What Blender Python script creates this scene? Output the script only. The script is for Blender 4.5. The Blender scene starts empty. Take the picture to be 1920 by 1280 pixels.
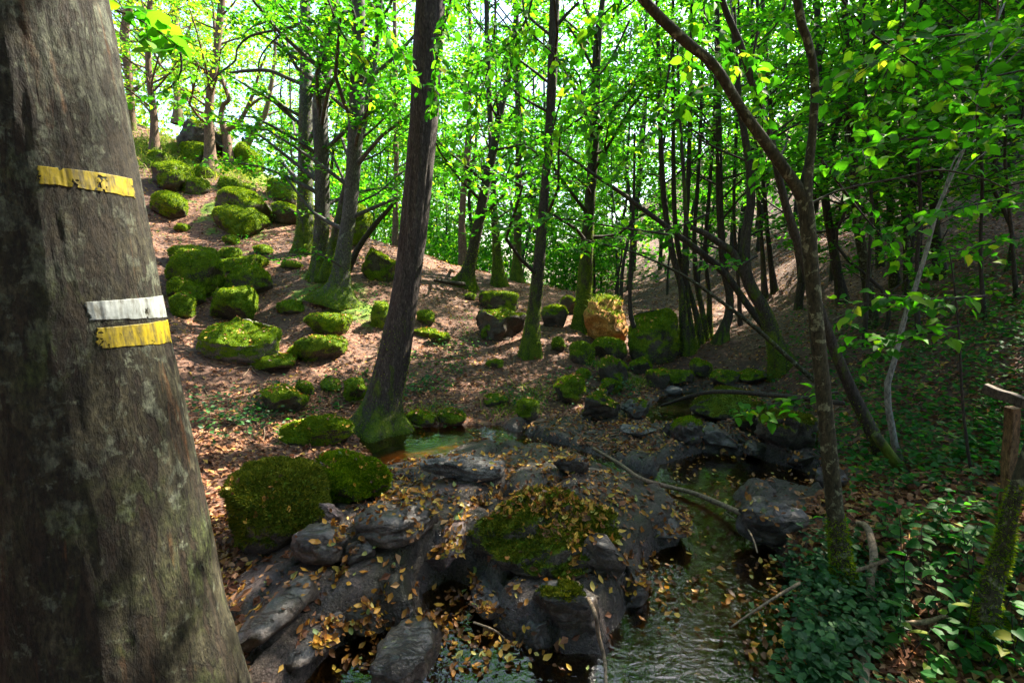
import bpy, math, random
import numpy as np
from mathutils import Vector, Matrix
from mathutils.bvhtree import BVHTree

# ---------------------------------------------------------------- camera, light, exposure
scene = bpy.context.scene
COL = scene.collection
FPX = 900.0                       # focal length in pixels of the 1920 wide photograph
PITCH = math.radians(8.8)
EYE = np.array([0.0, 0.0, 1.9])

cam_d = bpy.data.cameras.new('camera')
cam = bpy.data.objects.new('camera', cam_d)
COL.objects.link(cam)
cam.location = EYE
cam.rotation_euler = (math.radians(90) - PITCH, 0, 0)
cam_d.sensor_width = 36.0
cam_d.lens = FPX / 1920.0 * 36.0
cam_d.clip_start = 0.05
cam_d.clip_end = 600
scene.camera = cam

SUN_AZ = math.radians(52)         # to the right of straight ahead
SUN_EL = math.radians(48)
world = bpy.data.worlds.new('World')
scene.world = world
world.use_nodes = True
nt = world.node_tree
sky = nt.nodes.new('ShaderNodeTexSky')
sky.sky_type = 'NISHITA'
sky.sun_disc = False
sky.sun_elevation = SUN_EL
sky.sun_rotation = SUN_AZ
sky.air_density = 1.0
sky.dust_density = 2.0
nt.links.new(sky.outputs['Color'], nt.nodes['Background'].inputs['Color'])
nt.nodes['Background'].inputs['Strength'].default_value = 0.095

sun_d = bpy.data.lights.new('sun', 'SUN')
sun_d.energy = 5.0
sun_d.angle = math.radians(0.5)
sun_d.color = (1.0, 0.90, 0.74)
sun = bpy.data.objects.new('sun', sun_d)
COL.objects.link(sun)
sdir = Vector((math.sin(SUN_AZ) * math.cos(SUN_EL), math.cos(SUN_AZ) * math.cos(SUN_EL), math.sin(SUN_EL)))
sun.rotation_euler = sdir.to_track_quat('Z', 'Y').to_euler()
sun.location = sdir * 60

scene.view_settings.view_transform = 'Standard'
scene.view_settings.look = 'None'
scene.view_settings.gamma = 1.0
scene.view_settings.use_curve_mapping = False
scene.view_settings.exposure = 2.85
scene.render.engine = 'CYCLES'
scene.cycles.max_bounces = 8
scene.cycles.diffuse_bounces = 4
scene.cycles.transmission_bounces = 6
scene.cycles.transparent_max_bounces = 8
scene.cycles.use_denoising = True
scene.cycles.caustics_reflective = False
scene.cycles.caustics_refractive = False

# ---------------------------------------------------------------- numeric helpers
FW = np.array([0.0, math.cos(PITCH), -math.sin(PITCH)])
UP = np.array([0.0, math.sin(PITCH), math.cos(PITCH)])
RT = np.array([1.0, 0.0, 0.0])

def ray(px, py):
    return FW + (px - 960.0) / FPX * RT + (640.0 - py) / FPX * UP

def at(px, py, Y):                # the point at forward distance Y seen at a pixel
    d = ray(px, py)
    return EYE + d * (Y / d[1])

def at_z(px, py, z):
    d = ray(px, py)
    return EYE + d * ((z - EYE[2]) / d[2])

def depth(P):
    return float(np.dot(np.asarray(P) - EYE, FW))

def metres(px, P):                # pixels to metres at a point
    return px / FPX * depth(P)

def to_px(P):
    q = np.atleast_2d(P) - EYE
    d = q @ FW
    d = np.where(np.abs(d) < 1e-6, 1e-6, d)
    return 960 + FPX * (q @ RT) / d, 640 - FPX * (q @ UP) / d, d

def hash3(ix, iy, iz, seed):
    h = (ix.astype(np.uint32) * np.uint32(374761393) + iy.astype(np.uint32) * np.uint32(668265263)
         + iz.astype(np.uint32) * np.uint32(2147483647) + np.uint32((seed * 1274126177) & 0xFFFFFFFF))
    h = (h ^ (h >> np.uint32(13))) * np.uint32(1274126177)
    h = h ^ (h >> np.uint32(16))
    return h.astype(np.float64) / 4294967295.0 * 2 - 1

def vnoise(p, seed=0):
    p = np.asarray(p, float)
    i = np.floor(p).astype(np.int64)
    f = p - i
    u = f * f * (3 - 2 * f)
    i = i + 100000
    r = 0
    for dx in (0, 1):
        wx = u[:, 0] if dx else 1 - u[:, 0]
        for dy in (0, 1):
            wy = u[:, 1] if dy else 1 - u[:, 1]
            for dz in (0, 1):
                wz = u[:, 2] if dz else 1 - u[:, 2]
                r = r + wx * wy * wz * hash3(i[:, 0] + dx, i[:, 1] + dy, i[:, 2] + dz, seed)
    return r

def fbm(p, octaves=4, seed=0, gain=0.5):
    p = np.asarray(p, float)
    a, r, t = 1.0, 0, 0
    for k in range(octaves):
        r = r + a * vnoise(p * 2 ** k + 17.3 * k, seed + k)
        t += a
        a *= gain
    return r / t

def sstep(a, b, x):
    t = np.clip((x - a) / (b - a), 0, 1)
    return t * t * (3 - 2 * t)

def unit(v):
    return v / np.maximum(np.linalg.norm(v, axis=-1, keepdims=True), 1e-9)

# ---------------------------------------------------------------- object helpers
def mesh_data(name, V, F, mats, smooth=True, attrs=None, mat_index=None):
    me = bpy.data.meshes.new(name)
    V = np.asarray(V, np.float32)
    Fs = F if isinstance(F, list) else [F]
    Fs = [np.asarray(f, np.int32) for f in Fs if len(f)]
    loops = np.concatenate([f.ravel() for f in Fs])
    tot = np.concatenate([np.full(len(f), f.shape[1], np.int32) for f in Fs])
    start = np.concatenate([[0], np.cumsum(tot)[:-1]]).astype(np.int32)
    me.vertices.add(len(V))
    me.vertices.foreach_set('co', V.ravel())
    me.loops.add(len(loops))
    me.loops.foreach_set('vertex_index', loops)
    me.polygons.add(len(tot))
    me.polygons.foreach_set('loop_start', start)
    me.polygons.foreach_set('loop_total', tot)
    me.polygons.foreach_set('use_smooth', np.full(len(tot), bool(smooth)))
    for m in (mats if isinstance(mats, (list, tuple)) else [mats]):
        me.materials.append(m)
    if mat_index is not None:
        me.polygons.foreach_set('material_index', np.asarray(mat_index, np.int32))
    for k, a in (attrs or {}).items():
        at_ = me.attributes.new(k, 'FLOAT', 'POINT')
        at_.data.foreach_set('value', np.asarray(a, np.float32))
    me.update(calc_edges=True)
    return me

def link(name, data, parent=None, loc=(0, 0, 0), kind=None):
    o = bpy.data.objects.new(name, data)
    COL.objects.link(o)
    o.location = [float(v) for v in loc]
    if parent is not None:
        o.parent = parent
    if kind:
        o['kind'] = kind
    return o

def tag(o, label, cat, group=None):
    o['label'] = label
    o['category'] = cat
    o['kind'] = 'thing'
    if group:
        o['group'] = group
    return o

def thing(name, label, cat, loc, group=None):
    return tag(link(name, None, None, loc), label, cat, group)

def copy_tree(root, loc, rz=0.0, sc=1.0, tilt=(0, 0)):
    r = root.copy()
    COL.objects.link(r)
    r.location = [float(v) for v in loc]
    r.rotation_euler = (tilt[0], tilt[1], rz)
    r.scale = (sc, sc, sc)
    for ch in list(root.children):
        c = ch.copy()
        COL.objects.link(c)
        c.parent = r
    return r

def catmull(P, m):
    P = np.asarray(P, float)
    n = len(P)
    if n == 2:
        t = np.linspace(0, 1, m)[:, None]
        return P[0] * (1 - t) + P[1] * t
    Q = np.vstack([2 * P[0] - P[1], P, 2 * P[-1] - P[-2]])
    s = np.linspace(0, n - 1, m)
    i = np.minimum(s.astype(int), n - 2)
    t = (s - i)[:, None]
    p0, p1, p2, p3 = Q[i], Q[i + 1], Q[i + 2], Q[i + 3]
    return 0.5 * ((2 * p1) + (-p0 + p2) * t + (2 * p0 - 5 * p1 + 4 * p2 - p3) * t ** 2 + (-p0 + 3 * p1 - 3 * p2 + p3) * t ** 3)

def tube(pts, rad, nseg=10, m=None, seed=0, rough=0.06, flare=0.0, flare_h=0.3, roots=5, fine=0.0, ridge=0.0):
    """A round limb along pts with radii rad; returns V, F, height along it."""
    pts = np.asarray(pts, float)
    L = np.concatenate([[0], np.cumsum(np.linalg.norm(np.diff(pts, axis=0), axis=1))])
    if m is None:
        m = max(4, len(pts) * 4)
    C = catmull(np.column_stack([pts, rad]), m)
    R = np.maximum(C[:, 3], 0.001)
    C = C[:, :3]
    T = unit(np.gradient(C, axis=0))
    a = np.array([0.0, -1.0, 0.05]) if abs(T[0][1]) < 0.9 else np.array([1.0, 0, 0])
    n0 = a - T[0] * np.dot(a, T[0])
    n0 /= np.linalg.norm(n0)
    N = [n0]
    for k in range(1, m):
        v = N[-1] - T[k] * np.dot(N[-1], T[k])
        N.append(v / np.linalg.norm(v))
    N = np.array(N)
    B = np.cross(T, N)
    th = np.linspace(0, 2 * math.pi, nseg, endpoint=False)
    dirs = N[:, None, :] * np.cos(th)[None, :, None] + B[:, None, :] * np.sin(th)[None, :, None]
    h = np.concatenate([[0], np.cumsum(np.linalg.norm(np.diff(C, axis=0), axis=1))])
    rr = np.repeat(R[:, None], nseg, 1)
    q = np.stack([np.cos(th)[None, :] * np.ones((m, 1)) * 1.3, np.sin(th)[None, :] * np.ones((m, 1)) * 1.3,
                  (h[:, None] / max(R[0], 0.03)) * 0.35 * np.ones((1, nseg))], -1).reshape(-1, 3) + seed * 7.7
    if rough:
        rr = rr * (1 + rough * fbm(q, 3, seed).reshape(m, nseg) * 1.6)
    if flare:
        ph = (seed * 1.7) % 6.28
        lob = 0.55 + 0.45 * np.cos(roots * th + ph + 0.8 * np.sin(2 * th + ph))
        rr = rr * (1 + flare * np.exp(-h / flare_h)[:, None] * (0.15 + .8 * lob[None, :] ** 1.6))
    if ridge:
        q2 = np.stack([np.cos(th)[None, :] * np.ones((m, 1)) * 5, np.sin(th)[None, :] * np.ones((m, 1)) * 5,
                       (h[:, None] / max(R[0], 0.03)) * 0.5 * np.ones((1, nseg))], -1).reshape(-1, 3)
        rr = rr - ridge * np.abs(fbm(q2, 2, seed + 9)).reshape(m, nseg)
    V = C[:, None, :] + dirs * rr[..., None]
    V = V.reshape(-1, 3)
    i = np.arange(m - 1)[:, None] * nseg
    j = np.arange(nseg)[None, :]
    k = (j + 1) % nseg
    F = np.stack([i + j, i + k, i + nseg + k, i + nseg + j], -1).reshape(-1, 4)
    tip = len(V)
    V = np.vstack([V, C[-1] + T[-1] * R[-1] * 0.6])
    e = (m - 1) * nseg
    F2 = np.stack([e + np.arange(nseg), e + (np.arange(nseg) + 1) % nseg, np.full(nseg, tip)], -1)
    hh = np.concatenate([np.repeat(h, nseg), [h[-1]]])
    return V, F, F2, hh

class Mix:                        # collects pieces of one mesh
    def __init__(s):
        s.V, s.F, s.n, s.A = [], {}, 0, {}
    def add(s, V, *Fs, **attrs):
        V = np.asarray(V)
        s.V.append(V)
        for f in Fs:
            if len(f):
                s.F.setdefault(f.shape[1], []).append(np.asarray(f) + s.n)
        for k, a in attrs.items():
            s.A.setdefault(k, []).append(np.broadcast_to(np.asarray(a, float), (len(V),)))
        s.n += len(V)
        return s
    def out(s):
        return np.vstack(s.V), [np.vstack(v) for v in s.F.values()], {k: np.concatenate(v) for k, v in s.A.items()}
    def mesh(s, name, mats, off=None, smooth=True):
        V, F, A = s.out()
        if off is not None:
            V = V - np.asarray(off)
        return mesh_data(name, V, F, mats, smooth, A)

rng = np.random.default_rng(7)

def leaf_geo(C, D, N, S, shape='small', wid=0.62, fold=0.12, curl=0.0):
    """Many leaves: base points C, direction D, normal N, length S."""
    C, D, N = np.asarray(C, float), unit(np.asarray(D, float)), np.asarray(N, float)
    W = unit(np.cross(D, N))
    N = np.cross(W, D)
    n = len(C)
    S = np.broadcast_to(np.asarray(S, float), (n,))
    if shape == 'small':
        tpl = np.array([[0, 0, 0], [.5 * wid, .45, fold], [0, 1, -curl], [-.5 * wid, .45, fold]])
        fc = np.array([[0, 1, 2], [0, 2, 3]])
    elif shape == 'curled':
        tpl = np.array([[0, 0, .05], [.5 * wid, .35, .16], [.33 * wid, .8, .26], [0, 1.05, .34], [-.36 * wid, .75, .12], [-.5 * wid, .3, .22], [0, .5, 0]])
        fc = np.array([[0, 1, 6], [1, 2, 6], [2, 3, 6], [3, 4, 6], [4, 5, 6], [5, 0, 6]])
    else:                         # broad, heart shaped, pointed
        tpl = np.array([[0, 0, 0], [0, .5, 0], [0, 1, -.06 - curl], [.36 * wid, -.03, fold * .6], [.62 * wid, .3, fold], [.42 * wid, .68, fold * .5],
                        [-.36 * wid, -.03, fold * .6], [-.62 * wid, .3, fold], [-.42 * wid, .68, fold * .5]])
        fc = np.array([[0, 3, 4, 1], [1, 4, 5, 2], [0, 1, 7, 6], [1, 2, 8, 7]])
    k = len(tpl)
    V = (C[:, None, :] + S[:, None, None] * (W[:, None, :] * tpl[None, :, 0:1] + D[:, None, :] * tpl[None, :, 1:2] + N[:, None, :] * tpl[None, :, 2:3])).reshape(-1, 3)
    F = (fc[None] + (np.arange(n) * k)[:, None, None]).reshape(-1, fc.shape[1])
    return V, F
# ---------------------------------------------------------------- materials
def new_mat(name):
    m = bpy.data.materials.new(name)
    m.use_nodes = True
    t = m.node_tree
    for n in list(t.nodes):
        t.nodes.remove(n)
    out = t.nodes.new('ShaderNodeOutputMaterial')
    return m, t, out

def N_(t, kind, **kw):
    n = t.nodes.new(kind)
    for k, v in kw.items():
        if hasattr(n, k) and not k.startswith('i_'):
            setattr(n, k, v)
    return n

def ramp(t, fac, stops, interp='LINEAR'):
    r = t.nodes.new('ShaderNodeValToRGB')
    r.color_ramp.interpolation = interp
    e = r.color_ramp.elements
    while len(e) > 1:
        e.remove(e[-1])
    for i, (p, c) in enumerate(stops):
        if i == 0:
            e[0].position = p
            el = e[0]
        else:
            el = e.new(p)
        el.color = (*c, 1) if len(c) == 3 else c
    if fac is not None:
        t.links.new(fac, r.inputs['Fac'])
    return r.outputs['Color']

def mixc(t, fac, a, b, mode='MIX'):
    m = t.nodes.new('ShaderNodeMix')
    m.data_type = 'RGBA'
    m.blend_type = mode
    for s, v in ((0, fac), (6, a), (7, b)):
        if hasattr(v, 'is_linked'):
            t.links.new(v, m.inputs[s])
        elif isinstance(v, (int, float)):
            m.inputs[s].default_value = v
        else:
            m.inputs[s].default_value = (*v, 1)
    return m.outputs[2]

def mth(t, op, a, b=None, clamp=False):
    m = t.nodes.new('ShaderNodeMath')
    m.operation = op
    m.use_clamp = clamp
    for s, v in ((0, a), (1, b)):
        if v is None:
            continue
        if hasattr(v, 'is_linked'):
            t.links.new(v, m.inputs[s])
        else:
            m.inputs[s].default_value = v
    return m.outputs[0]

def coords(t, scale=(1, 1, 1), kind='Object'):
    c = t.nodes.new('ShaderNodeTexCoord')
    mp = t.nodes.new('ShaderNodeMapping')
    mp.inputs['Scale'].default_value = scale
    t.links.new(c.outputs[kind], mp.inputs['Vector'])
    return mp.outputs['Vector']

def noise(t, vec, scale, detail=5, rough=0.6, dist=0.0):
    n = t.nodes.new('ShaderNodeTexNoise')
    n.inputs['Scale'].default_value = scale
    n.inputs['Detail'].default_value = detail
    n.inputs['Roughness'].default_value = rough
    n.inputs['Distortion'].default_value = dist
    t.links.new(vec, n.inputs['Vector'])
    return n.outputs['Fac']

def voro(t, vec, scale, feature='F1', out='Distance'):
    n = t.nodes.new('ShaderNodeTexVoronoi')
    n.feature = feature
    n.inputs['Scale'].default_value = scale
    t.links.new(vec, n.inputs['Vector'])
    return n.outputs[out]

def attr(t, name):
    a = t.nodes.new('ShaderNodeAttribute')
    a.attribute_name = name
    return a.outputs['Fac']

def bump(t, height, strength=0.5, dist=0.02, normal=None):
    b = t.nodes.new('ShaderNodeBump')
    b.inputs['Strength'].default_value = strength
    b.inputs['Distance'].default_value = dist
    t.links.new(height, b.inputs['Height'])
    if normal is not None:
        t.links.new(normal, b.inputs['Normal'])
    return b.outputs['Normal']

def principled(t, out, color, rough=0.8, normal=None, spec=0.3):
    p = t.nodes.new('ShaderNodeBsdfPrincipled')
    for s, v in (('Base Color', color), ('Roughness', rough), ('Normal', normal)):
        if v is None:
            continue
        if hasattr(v, 'is_linked'):
            t.links.new(v, p.inputs[s])
        elif isinstance(v, (int, float)):
            p.inputs[s].default_value = v
        else:
            p.inputs[s].default_value = (*v, 1)
    p.inputs['Specular IOR Level'].default_value = spec
    if out is not None:
        t.links.new(p.outputs[0], out.inputs['Surface'])
    return p

def leaf_material(name, stops, trans=(1.65, 2.25, .8), mix=0.5, rough=0.55, spec=0.2, obj_var=False):
    m, t, out = new_mat(name)
    if obj_var:
        src = t.nodes.new('ShaderNodeObjectInfo').outputs['Random']
    else:
        src = t.nodes.new('ShaderNodeNewGeometry').outputs['Random Per Island']
    c = ramp(t, src, stops)
    p = principled(t, None, c, rough, None, spec)
    tr = t.nodes.new('ShaderNodeBsdfTranslucent')
    t.links.new(mixc(t, 1.0, c, trans, 'MULTIPLY'), tr.inputs['Color'])
    mx = t.nodes.new('ShaderNodeMixShader')
    mx.inputs[0].default_value = mix
    t.links.new(p.outputs[0], mx.inputs[1])
    t.links.new(tr.outputs[0], mx.inputs[2])
    t.links.new(mx.outputs[0], out.inputs['Surface'])
    return m

GREENS = [(0, (.020, .090, .006)), (.3, (.035, .145, .008)), (.6, (.060, .20, .010)), (.85, (.11, .26, .012)), (.97, (.20, .30, .015)), (1, (.34, .30, .03))]
DEEP = [(0, (.012, .065, .010)), (.4, (.020, .105, .012)), (.8, (.040, .15, .012)), (1, (.09, .20, .015))]
M_LEAF = leaf_material('tree_leaf', GREENS)
M_LEAF_DEEP = leaf_material('deep_green_leaf', DEEP, trans=(2.2, 1.9, 1.0))  # deepest greens, for the broad trees out of view
M_LEAF_NEAR = leaf_material('lime_leaf', GREENS, rough=0.6, spec=0.12, obj_var=True)
M_LEAF_GOLD = leaf_material('golden_leaf', [(0, (.05, .15, .01)), (.5, (.11, .22, .015)), (.8, (.20, .27, .02)), (1, (.36, .28, .04))])  # yellower greens of the hilltop and skyline trees
M_HERB = leaf_material('herb_leaf', [(0, (.012, .070, .012)), (.5, (.022, .115, .018)), (.85, (.05, .16, .02)), (1, (.14, .19, .02))], rough=0.6, spec=0.2)
M_LEAF_HERBOBJ = leaf_material('broad_herb_leaf', [(0, (.012, .070, .012)), (.5, (.022, .115, .018)), (.85, (.05, .16, .02)), (1, (.20, .20, .02))], rough=0.55, spec=0.2, obj_var=True)
M_IVY = leaf_material('ivy_leaf', [(0, (.010, .045, .012)), (.6, (.018, .08, .018)), (1, (.05, .13, .03))], mix=0.25, rough=0.55, spec=0.25)
M_LITTER = leaf_material('dry_leaf', [(0, (.065, .024, .012)), (.3, (.155, .064, .033)), (.6, (.255, .118, .062)), (.82, (.37, .195, .105)), (.95, (.47, .28, .10)), (1, (.52, .35, .06))],
                         trans=(1.2, 1.0, .8), mix=0.2, rough=0.6)
M_FALLEN = leaf_material('fallen_yellow_leaf', [(0, (.05, .022, .010)), (.3, (.15, .060, .016)), (.5, (.31, .125, .022)), (.72, (.48, .235, .03)), (.88, (.57, .36, .05)), (.95, (.46, .37, .08)), (1, (.18, .27, .09))],
                         trans=(1.2, 1.0, .7), mix=0.25, rough=0.45, spec=0.35)
M_FALLEN_OBJ = leaf_material('fallen_amber_leaf', [(0, (.05, .022, .010)), (.3, (.15, .060, .016)), (.5, (.31, .125, .022)), (.72, (.48, .235, .03)), (.88, (.57, .36, .05)), (.95, (.46, .37, .08)), (1, (.18, .27, .09))],
                             trans=(1.2, 1.0, .7), mix=0.25, rough=0.45, spec=0.35, obj_var=True)
M_MOSSBLADE = leaf_material('moss_blade', [(0, (.050, .11, .004)), (.4, (.105, .20, .005)), (.8, (.18, .27, .008)), (1, (.28, .31, .02))], trans=(1.5, 1.4, .5), mix=0.35, rough=0.7, spec=0.1)
M_MOSSDARK = leaf_material('olive_moss_blade', [(0, (.034, .055, .007)), (.45, (.085, .115, .009)), (.85, (.15, .175, .014)), (1, (.22, .19, .02))], trans=(1.3, 1.2, .6), mix=0.3, rough=0.7, spec=0.1)
M_GRASS = leaf_material('grass_blade', [(0, (.07, .16, .010)), (.5, (.14, .25, .02)), (.85, (.26, .32, .04)), (1, (.40, .36, .12))], trans=(1.3, 1.2, .7), mix=0.4)

def moss_color(t, vec, olive=0.0):
    n1 = noise(t, vec, 7, 5, .65)
    n2 = noise(t, vec, 55, 3, .6)
    f = mth(t, 'ADD', mth(t, 'MULTIPLY', n1, .65), mth(t, 'MULTIPLY', n2, .35))
    a = ramp(t, f, [(.34, (.014, .034, .004)), (.44, (.055, .115, .005)), (.53, (.115, .20, .007)), (.66, (.19, .25, .012))])
    b = ramp(t, f, [(.34, (.012, .016, .004)), (.44, (.038, .050, .006)), (.54, (.082, .095, .009)), (.67, (.15, .135, .018))])
    return mixc(t, olive, a, b), n2, n1

def bark_material(name, stops, vscale=(7, 7, 1.3), crack=0.5, bumpd=0.012, lichen=None, streak=None):
    m, t, out = new_mat(name)
    vec = coords(t, vscale)
    iso = coords(t, (1, 1, 1))
    n1 = noise(t, vec, 2.2, 8, .68, .4)
    n2 = noise(t, vec, 9, 6, .65, .2)
    f = mth(t, 'ADD', mth(t, 'MULTIPLY', n1, .6), mth(t, 'MULTIPLY', n2, .4))
    c = ramp(t, f, stops)
    if lichen:
        l = noise(t, iso, lichen[1], 6, .62, .6)
        lm = ramp(t, l, [(lichen[2], (0, 0, 0)), (lichen[2] + .05, (1, 1, 1))])
        c = mixc(t, lm, c, lichen[0])
    c = mixc(t, 1.0, c, ramp(t, noise(t, coords(t, (1, 1, .35)), 60, 4, .75), [(.36, (.4, .4, .4)), (.5, (1, 1, 1)), (.66, (1.7, 1.65, 1.6))]), 'MULTIPLY')
    cr = mth(t, 'POWER', mth(t, 'ABSOLUTE', mth(t, 'SUBTRACT', n2, .5)), .5)
    c = mixc(t, mth(t, 'MULTIPLY', mth(t, 'SUBTRACT', 1.0, mth(t, 'MULTIPLY', cr, 2.2, True), True), crack), c, (.012, .010, .009))
    mc, m2, m1 = moss_color(t, iso, .15)
    pt = noise(t, coords(t, (3, 3, 1)), 3.0, 7, .7, .4)
    mo = mth(t, 'ADD', attr(t, 'moss'), mth(t, 'MULTIPLY', mth(t, 'SUBTRACT', pt, .5), 2.6))
    mo = ramp(t, mo, [(.42, (0, 0, 0)), (.75, (.85, .85, .85))])
    c = mixc(t, mo, c, mixc(t, .35, mc, c, 'MULTIPLY'))
    h = mth(t, 'ADD', mth(t, 'MULTIPLY', f, 1.0), mth(t, 'MULTIPLY', mth(t, 'MULTIPLY', m2, mo), .5))
    principled(t, out, c, .85, bump(t, h, .9, bumpd), .2)
    return m

M_BARK_OAK = bark_material('rugged_bark', [(.25, (.022, .018, .016)), (.45, (.060, .050, .046)), (.6, (.115, .098, .090)), (.8, (.20, .17, .15))], (10, 10, 1.5), .8, .03)
M_BARK_GREY = bark_material('smooth_grey_bark', [(.3, (.035, .034, .036)), (.5, (.075, .072, .072)), (.7, (.14, .135, .13))], (5, 5, 2.2), .35, .008, ((.16, .18, .15), 5, .60))
M_BARK_DARK = bark_material('dark_bark', [(.3, (.022, .019, .016)), (.5, (.048, .040, .033)), (.7, (.095, .078, .062))], (8, 8, 2), .5, .010)
M_BARK_WARM = bark_material('warm_brown_bark', [(.3, (.070, .042, .028)), (.5, (.155, .100, .066)), (.7, (.27, .19, .13))], (8, 8, 2), .6, .012)
M_BARK_SPOT = bark_material('lichen_spotted_bark', [(.3, (.020, .019, .010)), (.5, (.040, .038, .020)), (.7, (.075, .070, .038))], (6, 6, 3), .4, .006, ((.16, .17, .10), 20, .55))
M_BARK_PALE = bark_material('pale_grey_bark', [(.3, (.11, .11, .10)), (.5, (.20, .20, .18)), (.7, (.30, .30, .27))], (5, 5, 2), .3, .004)
M_STICK = bark_material('dead_wood', [(.3, (.11, .075, .045)), (.5, (.20, .145, .095)), (.7, (.30, .23, .16))], (30, 30, 4), .3, .003)

def blaze_bark():
    m, t, out = new_mat('lichened_beech_bark')
    iso = coords(t, (1, 1, 1))
    vs = coords(t, (7, 7, 3.0))
    vs2 = coords(t, (20, 20, 9))
    big = noise(t, iso, 2.3, 6, .62, .3)
    base = ramp(t, noise(t, vs, 2.0, 8, .68, .15), [(.34, (.006, .0055, .003)), (.46, (.016, .0145, .007)), (.56, (.036, .033, .018)), (.68, (.080, .074, .048))])
    sz = t.nodes.new('ShaderNodeSeparateXYZ')
    t.links.new(iso, sz.inputs[0])
    up = mth(t, 'SUBTRACT', sz.outputs[2], 1.35)
    lich = mth(t, 'ADD', noise(t, iso, 15, 9, .70, .25), mth(t, 'MULTIPLY', up, .055))
    lm = ramp(t, lich, [(.53, (0, 0, 0)), (.56, (1, 1, 1))])
    lc = ramp(t, noise(t, iso, 30, 5, .6), [(.3, (.042, .050, .034)), (.55, (.090, .102, .074)), (.75, (.17, .185, .145))])
    c = mixc(t, mth(t, 'MULTIPLY', lm, .8), base, lc)
    gr = ramp(t, mth(t, 'SUBTRACT', noise(t, iso, 3.1, 7, .7, .5), mth(t, 'MULTIPLY', up, .05)), [(.52, (0, 0, 0)), (.66, (1, 1, 1))])
    c = mixc(t, mth(t, 'MULTIPLY', gr, .75), c, (.045, .062, .016))
    st = ramp(t, noise(t, coords(t, (10, 10, 2.6)), 1.6, 9, .72, .3), [(.52, (0, 0, 0)), (.56, (1, 1, 1))])
    c = mixc(t, mth(t, 'MULTIPLY', st, .88), c, (.020, .013, .008))
    rust = ramp(t, noise(t, coords(t, (14, 14, .9)), 1.1, 6, .6, .3), [(.60, (0, 0, 0)), (.68, (1, 1, 1))])
    c = mixc(t, mth(t, 'MULTIPLY', rust, .55), c, (.16, .066, .022))
    sp = ramp(t, voro(t, vs2, .9), [(.10, (1, 1, 1)), (.24, (0, 0, 0))])
    pick = ramp(t, noise(t, iso, 9, 3, .5), [(.5, (0, 0, 0)), (.6, (1, 1, 1))])
    c = mixc(t, mth(t, 'MULTIPLY', mth(t, 'MULTIPLY', sp, pick), .9), c, (.010, .008, .006))
    c = mixc(t, mth(t, 'MULTIPLY', ramp(t, big, [(.38, (1, 1, 1)), (.56, (0, 0, 0))]), .55), c, (.028, .024, .013))
    fine = ramp(t, noise(t, coords(t, (1, 1, .45)), 85, 4, .75), [(.36, (.22, .22, .22)), (.5, (.66, .66, .64)), (.66, (1.2, 1.2, 1.1))])
    c = mixc(t, 1.0, c, fine, 'MULTIPLY')
    h = mth(t, 'ADD', mth(t, 'MULTIPLY', lich, .5), noise(t, vs2, 2.0, 7, .7))
    h = mth(t, 'SUBTRACT', h, mth(t, 'MULTIPLY', st, .45))
    principled(t, out, c, .8, bump(t, h, 1.0, .012), .25)
    return m
M_BLAZE = blaze_bark()

def paint_material(name, col, dark):
    m, t, out = new_mat(name)
    iso = coords(t, (1, 1, 1))
    vs = coords(t, (30, 30, 7))
    n = noise(t, iso, 14, 7, .65)
    c = ramp(t, n, [(.3, dark), (.45, col), (.7, tuple(min(1, v * 1.2) for v in col))])
    w = ramp(t, noise(t, vs, 1.6, 7, .7), [(.47, (0, 0, 0)), (.62, (1, 1, 1))])
    c = mixc(t, mth(t, 'MULTIPLY', w, .85), c, (.05, .042, .02))
    h = mth(t, 'ADD', noise(t, iso, 40, 6, .6), mth(t, 'MULTIPLY', n, .6))
    principled(t, out, c, .5, bump(t, h, .6, .0025), .3)
    return m
M_PAINT_Y = paint_material('yellow_blaze_paint', (.24, .185, .008), (.10, .078, .008))
M_PAINT_W = paint_material('white_blaze_paint', (.235, .26, .25), (.12, .135, .125))

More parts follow.
